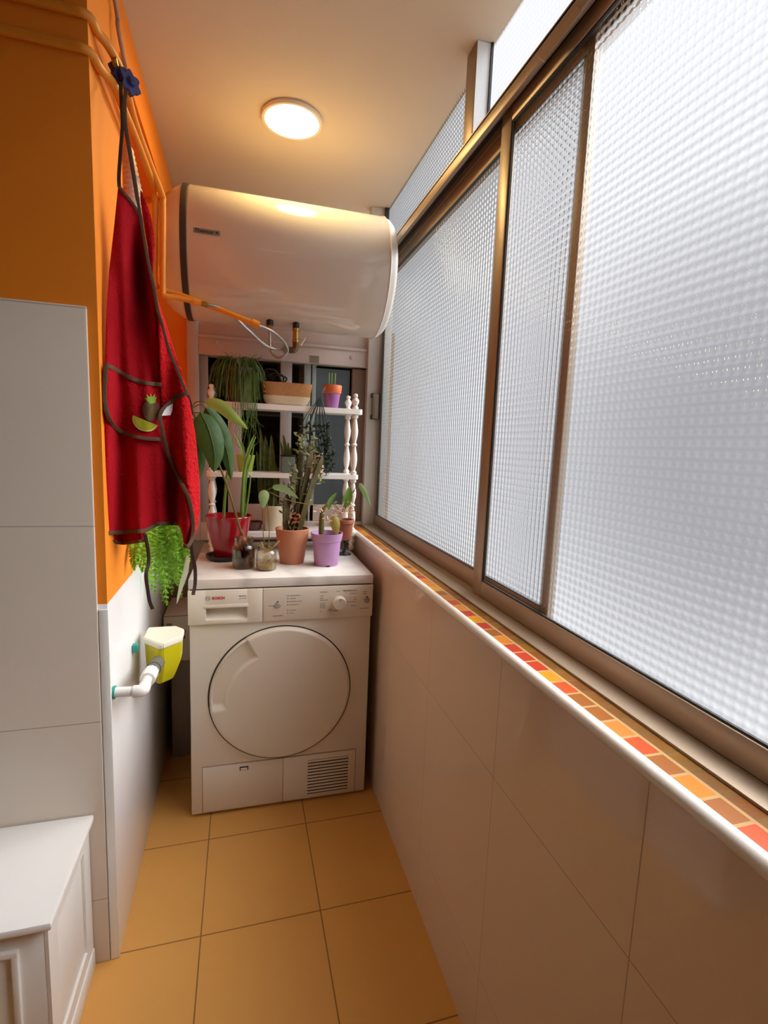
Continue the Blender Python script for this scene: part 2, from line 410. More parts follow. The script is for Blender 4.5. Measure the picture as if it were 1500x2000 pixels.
obj('pane', MB().grid([[(BX(472), YB+.02, zq), (BX(605), YB+.02, zq)], [(BX(472), YB+.02, zi_), (BX(605), YB+.02, zi_)]]), M_pane, W)
obj('pane', MB().grid([[(BX(606), YB+.012, zq), (BX(681), YB+.012, zq)], [(BX(606), YB+.012, zi_-.012), (BX(681), YB+.012, zi_-.012)]]), P('blue_grey_pane', '5C6769', .15, var=.25, vscale=5), W)
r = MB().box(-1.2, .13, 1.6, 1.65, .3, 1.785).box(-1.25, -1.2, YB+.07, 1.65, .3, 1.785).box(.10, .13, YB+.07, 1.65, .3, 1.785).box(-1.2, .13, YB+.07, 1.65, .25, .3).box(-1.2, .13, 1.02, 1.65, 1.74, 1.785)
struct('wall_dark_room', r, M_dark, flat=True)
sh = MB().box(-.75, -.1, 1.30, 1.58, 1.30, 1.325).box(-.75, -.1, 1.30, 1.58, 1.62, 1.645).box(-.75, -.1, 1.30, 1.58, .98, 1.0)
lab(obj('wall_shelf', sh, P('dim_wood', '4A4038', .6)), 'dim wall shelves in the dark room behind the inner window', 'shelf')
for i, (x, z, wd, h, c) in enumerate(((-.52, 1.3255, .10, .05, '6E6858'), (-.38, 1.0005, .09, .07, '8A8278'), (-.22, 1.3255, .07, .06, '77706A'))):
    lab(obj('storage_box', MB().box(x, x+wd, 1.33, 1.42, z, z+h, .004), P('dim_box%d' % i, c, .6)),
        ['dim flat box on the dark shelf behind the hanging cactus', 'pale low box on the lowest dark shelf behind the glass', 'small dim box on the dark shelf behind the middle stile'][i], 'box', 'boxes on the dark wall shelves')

# ================================================================ ceiling light
lc = (-.3165, .206, ZC)
T = thing('ceiling_light', 'round white ceiling light switched on, glowing warm', 'ceiling light', lc)
obj('bezel', MB().lathe([(.100, .0), (.102, -.006), (.099, -.013), (.090, -.013), (.084, -.008), (.084, -.002)], 48, lc), P('cream_bezel', 'E8D8BC', .4), T)
obj('diffuser', MB().lathe([(0, -.0095), (.05, -.0092), (.0845, -.0075)], 48, lc), emis('lamp_glow', (1, .74, .33, 1), 60.0), T)

# ================================================================ water heater
hx, hy, hz, hr = -.34, .322, 1.909, .2145
T = thing('water_heater', 'white horizontal cylindrical water heater mounted under the ceiling', 'water heater', (hx, hy, hz))
obj('tank', MB().lathe([(hr-.004, -.646), (hr, -.64), (hr, .018)], 72, (0, hy, hz), 'x'), M_heater, T)
obj('end_band', MB().lathe([(hr-.003, -.664), (hr+.0012, -.662), (hr+.0012, -.646), (hr-.003, -.6445)], 72, (0, hy, hz), 'x'), M_band, T)
cp = [(0, -.742), (.10, -.742), (.142, -.738), (.165, -.728), (.182, -.712), (.197, -.69), (.208, -.672), (.211, -.663)]
obj('end_cap', MB().lathe(cp, 72, (0, hy, hz), 'x'), M_heaterc, T, ang=1.2)
cp = [(hr+.0005, .017), (hr+.002, .0195), (hr-.002, .022), (hr-.004, .024), (hr-.006, .036), (hr-.018, .049), (hr-.05, .058), (.10, .061), (0, .061)]
obj('end_cap', MB().lathe(cp, 72, (0, hy, hz), 'x'), M_heaterc, T, ang=1.2)
# maker's badge, wrapped on the tank
def on_tank(x, a, off=.0015): return V((x, hy-(hr+off)*math.cos(a), hz+(hr+off)*math.sin(a)))
A0 = math.asin((at(404, 457, 'y', .125).z-hz)/hr); xb0, xb1 = at(378, 455, 'y', .115).x, at(430, 460, 'y', .115).x
bd = obj('badge', MB().grid([[on_tank(xb0+(xb1-xb0)*i/8, A0+k*.036) for i in range(9)] for k in (-1, -.33, .33, 1)]), P('badge_grey', '8B8478', .4, metal=.3), T)
pl = Matrix.Translation(on_tank(xb0+.004, A0-.018, .002)) @ Matrix.Rotation(R(90)-A0, 4, 'X')
obj('lettering', MB().text('Thermor', .0135, pl, width=(xb1-xb0)*.72, bold=.0003), P('badge_ink', '2A2420', .5), bd)
star = MB(); c0 = on_tank(xb1-.009, A0+.002, .002); up = V((0, math.sin(A0), math.cos(A0)))
star.prism([c0+V((1, 0, 0))*(.0055 if k % 2 == 0 else .0022)*math.sin(k*math.pi/4)+up*(.0055 if k % 2 == 0 else .0022)*math.cos(k*math.pi/4) for k in range(8)], V((0, -.0005, .0002)))
obj('star_mark', star, MATS['badge_ink'], bd)
nx1, nx2 = at(527, 640, 'y', .26).x, at(578, 645, 'y', .26).x
zn = hz-math.sqrt(hr**2-(hy-.26)**2)
for x in (nx1, nx2): obj('connection', MB().lathe([(.012, zn+.02), (.012, zn-.016), (0, zn-.016)], 16, (x, .26, 0)), M_black, T)
# valve on the right connection
vx = nx2
T = thing('safety_valve', 'brass safety valve with elbow under the water heater', 'valve', (vx, .26, zn-.05))
obj('valve_body', MB().lathe([(0, zn-.016), (.0125, zn-.017), (.0125, zn-.026), (.010, zn-.028), (.010, zn-.055), (.0125, zn-.057), (.0125, zn-.066), (0, zn-.066)], 16, (vx, .26, 0)), M_brass, T)
obj('elbow', MB().tube([(vx, .26, zn-.064), (vx, .26, zn-.082), (vx-.008, .26, zn-.094), (vx-.03, .26, zn-.094)], .0115, 14), M_brassd, T)
obj('lever', MB().tube([(vx+.008, .255, zn-.052), (vx+.024, .25, zn-.050)], .004, 8).tube([(vx+.033, .248, zn-.048), (vx+.016, .248, zn-.078)], .0032, 8), P('pale_lever', 'C8BCA4', .4), T)
# steel hoses
pe1 = at(393, 592, 'y', .11)
h1 = [pe1, at(440, 606, 'y', .13), at(485, 645, 'y', .18), at(515, 672, 'y', .23), at(535, 681, 'y', .255), (vx-.045, .26, zn-.094)]
T = thing('flexible_hose', 'braided steel hose running from the front orange pipe to the brass valve', 'hose', tuple(h1[3]), group='steel hoses under the heater')
obj('braid', MB().tube(h1, .0052, 10), M_steel, T)
obj('nut', MB().tube([(vx-.046, .26, zn-.094), (vx-.03, .26, zn-.094)], .0125, 6, smooth=False), M_steel, T, flat=True)
obj('nut', MB().tube([pe1+V((-.004, 0, .001)), pe1+(V(h1[1])-pe1)*.25], .0085, 6, smooth=False), M_brass, T, flat=True)
pe2 = at(506, 636, 'y', .12)
h2 = [pe2, at(530, 646, 'y', .14), at(552, 664, 'y', .2), at(562, 684, 'y', .235), at(552, 697, 'y', .24), at(538, 697, 'y', .25), at(528, 680, 'y', .258), (nx1, .26, zn-.03), (nx1, .26, zn-.016)]
T = thing('flexible_hose', 'braided steel hose looping from the rear orange pipe to the left connection', 'hose', tuple(h2[4]), group='steel hoses under the heater')
obj('braid', MB().tube(h2, .0045, 10), M_steel, T)
obj('nut', MB().tube([(nx1, .26, zn-.034), (nx1, .26, zn-.016)], .0095, 6, smooth=False), M_brass, T, flat=True)

# ================================================================ orange pipes, valves, cable
pa = [(-1.6, YP-.006, 2.068), (-1.0, YP-.006, 2.078), (-.86, YP-.006, 2.079), (-.80, YP-.006, 2.079), (XL-.010, YP-.006, 2.079), (XL+.004, YP+.006, 2.079), (XL+.008, YP+.035, 2.078), at(215, 95, 'y', -.37), at(240, 150, 'y', -.29), at(262, 235, 'y', -.15),
      at(292, 318, 'y', -.01), at(316, 380, 'y', .075), at(318, 398, 'y', .085), at(318, 480, 'y', .09), at(318, 566, 'y', .09), at(322, 578, 'y', .09), at(350, 582, 'y', .10), pe1]
T = thing('water_pipe', 'upper orange painted water pipe turning down beside the heater', 'pipe', tuple(pe1), group='orange water pipes')
obj('pipe', MB().tube(pa, .0092, 12), M_pipe, T)
obj('socket', MB().tube([at(378, 588, 'y', .107), at(388, 591, 'y', .109)], .0118, 14, smooth=False), M_pipe, T)
def wheel(c, d, r=.021):
    d = V(d).normalized(); a = d.orthogonal().normalized(); b2 = d.cross(a); mb = MB(); poly = []
    for k in range(48):
        an = 2*math.pi*k/48; rr = r*(1+.16*math.cos(6*an)); poly.append(V(c)+(a*math.cos(an)+b2*math.sin(an))*rr)
    mb.prism(poly, d*.011); mb.tube([V(c)+d*.011, V(c)+d*.019], [.0105, .008], 16, smooth=False)
    return mb
c1 = at(230, 146, 'y', -.325); c2 = at(250, 164, 'y', -.325)
wh = obj('valve_handle', wheel(c1, (.75, -.62, .12)), M_blue, T, label='dark blue star-shaped valve handle')
obj('spindle', MB().tube([at(222, 112, 'y', -.36), c1], .006, 10, smooth=False), M_brass, wh)
pb = [(-1.6, YP-.006, 2.006), (-1.0, YP-.006, 2.016), (-.86, YP-.006, 2.017), (-.80, YP-.006, 2.017), (XL-.010, YP-.006, 2.017), (XL+.004, YP+.006, 2.016), (XL+.010, YP+.035, 2.014), at(222, 165, 'y', -.34), at(238, 205, 'y', -.27), at(262, 262, 'y', -.15), at(285, 322, 'y', -.03),
      at(301, 366, 'y', .07), at(303, 384, 'y', .085), at(303, 470, 'y', .10), at(302, 548, 'y', .10), at(308, 561, 'y', .105), at(345, 574, 'y', .125), at(430, 605, 'y', .125), pe2]
T = thing('water_pipe', 'lower orange painted water pipe running behind the front one under the heater', 'pipe', tuple(pe2), group='orange water pipes')
obj('pipe', MB().tube(pb, .0092, 12), M_pipe, T)
obj('socket', MB().tube([at(492, 629, 'y', .121), at(505, 635.5, 'y', .1205)], .0122, 14, smooth=False), M_pipe, T)
wh = obj('valve_handle', wheel(c2, (.72, -.66, .05), .022), M_blue, T, label='blue star-shaped valve handle with a bright centre screw')
obj('screw', MB().lathe([(0, -.001), (.004, 0), (0, .002)], 10, V(c2)+V((.72, -.66, .05)).normalized()*.0195), M_steel, wh)
cb = [at(219, 0, 'x', XL+.012)+V((0, -.15, .12)), at(226, 10, 'x', XL+.012), at(230, 50, 'x', XL+.014), at(238, 95, 'x', XL+.018), at(244, 128, 'x', XL+.022), at(247, 142, 'x', XL+.030)]
lab(obj('metal_tube', MB().tube(cb, .0048, 10), P('dull_tube', 'A88C80', .45, metal=.3)), 'thin dull pinkish grey tube coming down to the blue valves', 'tube')
# ribbed duct behind the apron
dp = [at(250, 290, 'y', .03), at(254, 335, 'y', .02), at(258, 380, 'y', .01), at(264, 430, 'y', .0)]
d = MB(); n = 26
pts = [V(dp[0]).lerp(V(dp[3]), k/n) for k in range(n+1)]
d.tube(pts, [(.014+.022*(k/n)) * (1 if k % 2 else .86) for k in range(n+1)], 18, smooth=False)
lab(obj('ribbed_duct', d, P('white_duct', 'D8C4AE', .5)), 'white ribbed duct half hidden behind the apron straps', 'duct')

# ================================================================ tumble dryer (local coordinates, origin at front left foot)
D = thing('tumble_dryer', 'white front loading tumble dryer with round door', 'tumble dryer', (-.6372, 0, 0), rz=-.0108, local=True)
obj('cabinet', MB().box(0, .6, 0, .60, .010, .686, .004).box(0, .6, .031, .60, .680, .797, .003), M_appl, D)
def marble():
    t = NT('marbled_top'); nz = t.noise(3.2, 6, rough=.65); wv = t.new('ShaderNodeTexWave'); wv.wave_type = 'BANDS'; wv.bands_direction = 'DIAGONAL'; wv.inputs['Scale'].default_value = 1.6; wv.inputs['Distortion'].default_value = 16; wv.inputs['Detail'].default_value = 4
    t.link(t.coord(), wv.inputs['Vector'])
    c = t.mix(t.math('MULTIPLY', t.math('POWER', wv.outputs['Fac'], 4.), .6), lin('EBE5DA'), lin('A9A198'))
    t.bsdf(t.mix(t.math('MULTIPLY', nz, .4), c, lin('EFE9DE')), .22); return t.m
obj('worktop', MB().box(-.002, .602, -.008, .60, .8005, .832, .003), marble(), D)
obj('shadow_gap', MB().box(.003, .597, -.004, .59, .7945, .8025), P('gap_brown', '3B2A1C', .8), D, flat=True)
pn = obj('control_panel', MB().box(.2285, .603, -.010, .03, .6835, .7965, .003), M_applp, D)
INK = P('ink_brown', '6E6254', .6); DK = P('ink_dark', '3A322A', .6); REDI = P('ink_red', 'B8202A', .5)
YF = -.0104
def face(x, z, y=YF): return Matrix.Translation((x, y, z)) @ Matrix.Rotation(R(90), 4, 'X')
x0, x1, z0, z1 = .051, .179, .698, .737     # scooped handle
b = MB().box(-.003, x0, -.0112, .03, .6835, .7965, .0015).box(x1, .2287, -.0112, .03, .6835, .7965, .0015)
b.box(x0-.001, x1+.001, -.0112, .03, z1, .7965, .0008).box(x0-.001, x1+.001, -.0112, .03, .6835, z0, .0008).box(x0-.004, x1+.004, -.0130, -.0108, z1+.001, z1+.011, .0008)
wd = obj('water_drawer', b, M_applp, D)
sc_ = [(.026, z1+.002), (.026, z1-.006), (.022, z1-.016), (.012, z0+.012), (.000, z0+.004), (-.0105, z0-.0005)]
g = obj('grip', MB().grid([[(x0-.001, y, z), (x1+.001, y, z)] for y, z in sc_]), M_applp, wd)
lg = obj('logo_ring', MB().lathe([(.0060, 0), (.0075, 0), (.0075, -.0006), (.0060, -.0006), (.0060, 0)], 28, (.0575, -.0112, .771), 'y').box(.0530, .0545, -.0118, -.0112, .766, .776).box(.0605, .062, -.0118, -.0112, .766, .776).box(.0545, .0605, -.0118, -.0112, .7702, .7718), M_grey, wd)
obj('lettering', MB().text('BOSCH', .0128, face(.070, .7665, -.0113), width=.0385, bold=.0005), REDI, wd)
def dashes(b, x, z, w, h=.0018, y=YF):
    """small print too fine to read in the photo, as broken strokes"""
    k = x; rnd = random.Random(int((x+z)*1e5))
    while k < x+w:
        l = rnd.uniform(.0016, .0042); b.box(k, min(k+l, x+w), y-.0004, y, z, z+h*rnd.uniform(.75, 1.1)); k += l+.0009
    return b
b = MB(); dashes(b, .154, .7735, .022, .0034, -.0112); dashes(b, .154, .7655, .024, .0018, -.0112); obj('small_print', b, INK, wd)
obj('panel_joint', MB().box(.2288, .2302, -.0112, -.009, .684, .7962), P('joint_brown', '94806A', .8), pn, flat=True)
b = MB()
for z, w_ in ((.7685, .034), (.758, .020), (.7478, .040), (.737, .030), (.718, .020), (.7075, .012)):
    b.box(.3085, .3115, YF-.0005, YF, z-.0008, z+.0024); dashes(b, .317, z, w_)
obj('indicator_print', b, INK, pn)
obj('button_print', dashes(MB(), .248, .736, .021), INK, pn); obj('model_print', dashes(MB(), .262, .700, .034, .0022), INK, pn)
b = MB()
for z, w_ in ((.776, .026), (.7635, .012), (.755, .010), (.748, .026), (.735, .018), (.7285, .018), (.7215, .018), (.708, .006)): dashes(b, .418, z, w_, .0022 if z > .775 else .0016)
obj('programme_print', b, INK, pn)
obj('off_print', dashes(MB(), .474, .777, .010), INK, pn)
b = MB(); dashes(b, .444, .709, .016); dashes(b, .462, .708, .018, .0022); dashes(b, .446, .714, .014)
obj('programme_print', b, INK, pn); b = MB()
for x, z, w_ in ((.497, .778, .048), (.520, .768, .024), (.535, .753, .010), (.535, .746, .010), (.512, .738, .030), (.525, .724, .018)): dashes(b, x, z, w_, .0024 if z > .775 else .0016)
obj('programme_print', b, INK, pn)
b = MB(); dashes(b, .566, .772, .014, .0024); dashes(b, .568, .765, .010, .0024); obj('button_print', b, INK, pn)
obj('capacity_print', dashes(MB(), .557, .712, .032, .0024), INK, pn)
dl = obj('dial', MB().lathe([(0, -.030), (.0195, -.030), (.022, -.027), (.0235, -.012), (.0235, -.010)], 40, (.484, 0, .738), 'y'), M_applp, pn)
obj('pointer', MB().box(.4832, .4852, -.0305, -.0298, .748, .756), DK, dl)
for x, z in ((.2765, .7375), (.5815, .742)):
    bt = obj('button', MB().lathe([(0, -.0145), (.0085, -.0145), (.0098, -.013), (.0098, -.009)], 26, (x, 0, z), 'y'), P('grey_button', '9A938C', .45), pn)
    obj('button_mark', MB().box(x-.003, x+.003, -.0118, -.0104, z+.0105, z+.0135), DK, bt)
# door: convex disc with a scooped handle along its upper left rim
dc = (.2945, .4235); DR = .2365
def door_y(r, a):
    y = -.016 - .004*(1-(r/DR)**2)
    if r > DR*.965: y += (r/DR-.965)/.035*.012
    lo, hi = R(119), R(191)
    if lo < a < hi:
        ri = DR*(.655+.11*(a-lo)/(hi-lo))
        if r > ri:
            e = min(1, (r-ri)/(DR*.045), (a-lo)/R(1.4), (hi-a)/R(7)); y += .0125*e*e*(3-2*e)*(1 if r < DR*.965 else .45)
    return y
d = MB(); na = 360; rs = [DR*k for k in [.12, .3, .5, .62]+[.645+.009*j for j in range(20)]+[.85, .9, .95, .966, .98, .992, 1.0]]
rings = [[(dc[0]+r*math.cos(2*math.pi*k/na), door_y(r, 2*math.pi*k/na), dc[1]+r*math.sin(2*math.pi*k/na)) for k in range(na+1)] for r in rs]
rings.append([(x, .001, z) for x, y, z in rings[-1]]); d.grid(rings)
cen = [(dc[0], door_y(0, 0), dc[1])]*(na+1); d.grid([cen, rings[0]])
bmesh.ops.remove_doubles(d.b, verts=d.b.verts, dist=1e-5)
do = obj('door', d, M_applp, D, ang=.9)
obj('door_gap', MB().lathe([(DR-.001, -.0004), (DR+.004, -.0004), (DR+.004, -.0012), (DR-.001, -.0012), (DR-.001, -.0004)], 120, (dc[0], 0, dc[1]), 'y'), P('gap_dark', '3A3026', .8), do, flat=True)
# lower flap and vent
fl = obj('service_flap', MB().box(.0365, .302, -.0030, .002, .017, .180, .0014), M_appl, D)
obj('flap_joint', MB().box(.0345, .0365, -.0016, .0, .015, .182).box(.0345, .302, -.0016, 0, .180, .182).box(.302, .3036, -.0022, 0, .015, .182), P('joint_brown', '94806A', .8), fl, flat=True)
lt = obj('latch', MB().box(.156, .185, -.0042, -.0028, .155, .1685, .0004), DK, fl)
obj('latch_tab', MB().box(.1595, .1815, -.0052, -.0040, .1565, .164, .0004), M_white, lt)
vp = obj('vent_panel', MB().box(.3036, .561, -.0030, .002, .017, .180, .0014), M_appl, D)
obj('flap_joint', MB().box(.561, .5625, -.0016, 0, .015, .182).box(.3036, .5625, -.0016, 0, .180, .182), MATS['joint_brown'], vp, flat=True)
obj('vent_opening', MB().box(.389, .535, -.0036, -.0028, .030, .160), P('vent_dark', '4A4034', .7), vp, flat=True)
b = MB()
for k in range(11): b.box(.388, .536, -.0055, -.0032, .0345+k*.0118, .0345+k*.0118+.0066, .001)
obj('vent_slats', b, M_appl, vp)
for x in (.05, .55):
    for y in (.06, .48): obj('foot', MB().lathe([(0, 0), (.02, 0), (.02, .012), (0, .012)], 14, (x, y, 0)), M_black, D)
ZT = .832

# ================================================================ whatnot shelf on the dryer
T = thing('plant_shelf', 'white three-tier spindle shelf standing on the dryer', 'shelf', (-.3, .45, ZT))
def board(z0, z1, xa, xb):
    b = MB(); poly = []; y0, y1 = .385, .525; r = .018
    for cx, cy, a0 in ((xb-r, y1-r, 0), (xa+r, y1-r, 90), (xa+r, y0+r, 180), (xb-r, y0+r, 270)):
        poly += [(cx+r*math.cos(R(a0+k*22.5)), cy+r*math.sin(R(a0+k*22.5)), z0) for k in range(5)]
    return b.prism(poly, (0, 0, z1-z0))
ZB = [(.894, .912), (1.133, 1.151), (1.400, 1.421)]
for (a, c), xa in zip(ZB, (-.605, -.608, -.612)): obj('board', board(a, c, xa, .003 if a > 1.3 else -.006), M_shelfw, T)
def spin(h):  # turned profile, h = height between boards
    p = [(.010, 0), (.013, .02), (.013, .05), (.008, .07), (.0075, .09), (.012, .16), (.0145, .26), (.013, .34), (.008, .44), (.0075, .47), (.013, .50), (.0075, .53), (.008, .56), (.0135, .66), (.0145, .74), (.011, .84), (.0075, .92), (.013, .95), (.013, .98), (.010, 1)]
    return [(r, k*h) for r, k in p]
for x in (-.588, -.026):
    for y in (.405, .505):
        xx = x - (.010 if (y > .45 and x > -.3) else 0)
        obj('spindle', MB().lathe([(r, z+ZB[0][1]) for r, z in spin(ZB[1][0]-ZB[0][1])], 18, (xx, y, 0)), M_shelfw, T)
        obj('spindle', MB().lathe([(r, z+ZB[1][1]) for r, z in spin(ZB[2][0]-ZB[1][1])], 18, (xx, y, 0)), M_shelfw, T)
        obj('finial', MB().lathe([(r, z+ZB[2][1]) for r, z in ((.012, 0), (.0135, .006), (.008, .014), (.0135, .026), (.015, .034), (.011, .042), (.006, .047), (.0095, .053), (.0085, .060), (0, .064))], 18, (xx, y, 0)), M_shelfw, T)
        obj('foot', MB().lathe([(0, ZT), (.009, ZT), (.012, ZT+.014), (.008, ZT+.022), (.015, ZT+.036), (.012, ZT+.048), (.017, ZT+.054), (.017, ZB[0][0])], 18, (xx, y, 0)), M_shelfw, T)

# ================================================================ plants and pots
def pot_profile(r0, r1, h, wall=.004, rim=0, z=0):
    p = [(0, z), (r0*.96, z), (r0, z+.003)]
    if rim: p += [(r0+(r1-r0)*.78, z+h*.78), (r1+rim*.2, z+h*.79), (r1+rim, z+h*.82), (r1+rim, z+h-.002)]
    else: p += [(r1, z+h-.002)]
    return p + [(r1+rim-.001, z+h), (r1-wall, z+h), (r1-wall-.002, z+h*.86), (r1-wall-.003, z+h*.84)]
def soil(c, r, z): return MB().lathe([(r, z), (r*.6, z+.004), (0, z+.006)], 20, (c[0], c[1], 0))
SX = V((1, 0, 0))
def Y(u, v, y): return at(u, v, 'y', y)

# red glazed pot
c = (-.523, .285)
T = thing('potted_plant', 'glossy red pot of green stalks on a black saucer', 'plant', (c[0], c[1], ZT), group='potted plants standing on the dryer')
obj('saucer', MB().lathe([(0, ZT), (.062, ZT), (.070, ZT+.012), (.070, ZT+.018), (.064, ZT+.017), (.058, ZT+.007), (0, ZT+.007)], 36, (-.535, .285, 0)), P('black_saucer', '1E1713', .45), T)
pz = ZT+.0075
obj('pot', MB().lathe(pot_profile(.050, .084, .158, .006, 0, pz), 44, (c[0], c[1], 0)), P('red_glaze', '9E0E1C', .15, spec=.7), T)
obj('soil', soil(c, .078, pz+.135), M_soil, T)
b = MB(); z = pz+.138
def stalk(b, pts, r0, r1): n = len(pts); return b.tube(pts, [r0+(r1-r0)*k/(n-1) for k in range(n)], 8)
stalk(b, [Y(437, 1008, .28), Y(439, 975, .28), Y(444, 922, .28)], .006, .005)
obj('cut_stem', b, L_mid, T)
b = MB()
stalk(b, [Y(472, 1010, .27), Y(474, 960, .26), Y(478, 915, .25), Y(488, 880, .25), Y(499, 853, .25)], .007, .0025)
stalk(b, [Y(475, 1010, .29), Y(478, 960, .29), Y(483, 920, .29), Y(492, 890, .28), Y(496, 868, .28)], .006, .002)
stalk(b, [Y(479, 1008, .27), Y(485, 970, .27), Y(489, 935, .27), Y(486, 928, .27)], .004, .002)
obj('stalks', b, L_mid, T)
b = MB()
b.blade([Y(477, 1000, .27), Y(478, 950, .265), Y(479, 905, .26), Y(470, 868, .26), Y(455, 842, .26)], .014, SX, .6)
b.blade([Y(474, 1000, .28), Y(476, 940, .28), Y(480, 905, .28), Y(488, 872, .27), Y(497, 848, .26)], .016, SX, .6)
obj('leaves', b, L_light, T)

# avocado in a jar
def jar(T, c, r, h, fill, wat):
    z = ZT
    pr = [(0, z+.001), (r*.9, z), (r, z+.006), (r, z+h*.62), (r*.95, z+h*.70), (r*.80, z+h*.76), (r*.80, z+h*.80), (r*.86, z+h*.815), (r*.80, z+h*.83), (r*.80, z+h*.88), (r*.86, z+h*.895), (r*.80, z+h*.91), (r*.80, z+h), (r*.76, z+h), (r*.76, z+h*.78)]
    obj('jar', MB().lathe(pr, 36, (c[0], c[1], 0)), M_jar, T)
    obj('filling', MB().lathe([(0, z+.004), (r*.88, z+.004), (r*.94, z+.01), (r*.94, z+h*fill), (0, z+h*fill)], 30, (c[0], c[1], 0)), wat, T)
c = tuple(at(476, 1108, 'z', ZT))[:2]
T = thing('avocado_plant', 'avocado seedling in a glass jar, tall stem with big drooping dark leaves', 'plant', (c[0], c[1], ZT), group='potted plants standing on the dryer')
roots = P('root_brown', '6E4A2C', .6, var=.5, vscale=40, dark='3A2414')
jar(T, c, .040, .108, .62, M_water)
b = MB(); rnd = random.Random(3)
for k in range(26):
    a = rnd.uniform(0, 6.28); p0 = V((c[0]+.012*math.cos(a), c[1]+.012*math.sin(a), ZT+.085)); p1 = V((c[0]+rnd.uniform(.012, .034)*math.cos(a+.6), c[1]+rnd.uniform(.012, .034)*math.sin(a+.6), ZT+rnd.uniform(.03, .06)))
    p2 = V((c[0]+rnd.uniform(.0, .034)*math.cos(a+2), c[1]+rnd.uniform(.0, .034)*math.sin(a+2), ZT+rnd.uniform(.008, .02))); b.tube([p0, p1, p2], [.0022, .0016, .0008], 5, sub=4)
obj('roots', b, roots, T)
zs = ZT+.097
obj('pit', MB().lathe([(0, zs-.02), (.014, zs-.014), (.019, zs), (.015, zs+.011), (0, zs+.018)], 18, (c[0]-.006, c[1], 0)), P('avocado_pit', '8A4A28', .5, var=.3, vscale=50), T)
yy = lambda k: c[1]+.02*k
st = [V((c[0]+.002, c[1], zs+.01)), Y(468, 1030, c[1]), Y(452, 975, c[1]-.02), Y(432, 918, c[1]-.04), Y(408, 865, c[1]-.06), Y(388, 832, c[1]-.07), Y(378, 805, c[1]-.08), Y(376, 793, c[1]-.08)]
obj('stem', stalk(MB(), st, .0042, .0028), L_stem, T)
ty = c[1]-.08
def petiole(b, pts): return b.tube(pts, .0016, 6)
lv = [  # petiole and midrib points (u, v, dy), width
    ([(378, 800, 0), (370, 800, -.01), (368, 812, -.02)], [(368, 812, -.02), (377, 855, -.03), (385, 905, -.03), (382, 945, -.03)], .070, L_dark),
    ([(379, 806, 0), (386, 806, -.02), (392, 806, -.03)], [(392, 806, -.03), (408, 840, -.045), (419, 885, -.05), (418, 922, -.045)], .082, L_dark),
    ([(377, 796, 0), (391, 790, -.01), (402, 796, -.01)], [(402, 796, -.01), (426, 835, -.005), (443, 880, .0), (452, 938, .005)], .062, L_dark),
    ([(376, 793, 0), (384, 785, -.01), (400, 785, -.02)], [(400, 785, -.02), (428, 793, -.035), (455, 815, -.04), (484, 838, -.03)], .042, L_light)]
b = MB()
for pe, _, _, _ in lv: petiole(b, [Y(u, v, ty+d) for u, v, d in pe])
obj('petioles', b, L_stem, T)
for i, (_, mid, wd_, mt) in enumerate(lv):
    obj('leaf', MB().blade([Y(u, v, ty+d) for u, v, d in mid], wd_, V((1, .25, .1)) if i < 3 else V((.25, -.2, 1)), .35, lambda t: 2.75*(max(t, .004)**.6)*(1-t)**.95), mt, T, label='pale green young leaf' if i == 3 else None)
    mp = [Y(u, v, ty+d-.0012) for u, v, d in mid]
    if i < 3: obj('midrib', MB().tube(mp, [.0013]*(len(mp)-1)+[.0004], 6), L_rib, bpy.data.objects[[o.name for o in T.children if o.name.startswith('leaf')][-1]])

# second jar with straw and two pale leaves
c = tuple(at(520, 1112, 'z', ZT))[:2]
T = thing('seedling_jar', 'smaller glass jar of straw and roots with two thin stems and pale leaves', 'plant', (c[0], c[1], ZT), group='potted plants standing on the dryer')
jar(T, c, .035, .092, .22, P('straw_fill', 'B8944E', .8, var=.5, vscale=70, dark='5A3E20', bump=1, bscale=90, bdist=.005))
b = MB()
for k in range(30):
    a = rnd.uniform(0, 6.28); r_ = rnd.uniform(.004, .026); z = ZT+rnd.uniform(.03, .088)
    p = V((c[0]+r_*math.cos(a), c[1]+r_*math.sin(a), z)); b.tube([p, p+V((rnd.uniform(-.014, .014), rnd.uniform(-.014, .014), rnd.uniform(-.012, .012)))], .0012, 5, smooth=False)
obj('straw', b, L_straw, T)
b = MB(); b.tube([V((c[0], c[1], ZT+.06)), Y(510, 1058, c[1])], .0022, 6, smooth=False); b.tube([V((c[0]+.004, c[1], ZT+.06)), Y(546, 1056, c[1])], .0022, 6, smooth=False)
obj('sticks', b, L_straw, T)
b = MB(); b.tube([V((c[0]-.004, c[1], ZT+.07)), Y(514, 1040, c[1]), Y(514, 985, c[1]+.01), Y(515, 965, c[1]+.01), Y(524, 956, c[1]), Y(533, 952, c[1])], .0014, 6)
b.tube([V((c[0]+.004, c[1], ZT+.07)), Y(526, 1040, c[1]), Y(524, 1000, c[1]), Y(521, 975, c[1]), Y(526, 962, c[1]), Y(540, 968, c[1]), Y(575, 980, c[1]+.02), Y(620, 988, c[1]+.05)], .0014, 6)
obj('stems', b, L_stem, T)
obj('leaf', MB().blade([Y(516, 957, c[1]), Y(515, 972, c[1]-.012), Y(513, 993, c[1]-.012)], .036, V((1, -.1, 0)), .25), L_pale, T)
obj('leaf', MB().blade([Y(532, 952, c[1]), Y(555, 956, c[1]-.015), Y(583, 974, c[1]-.012)], .026, V((.2, -.4, .9)), .25), L_pale, T)

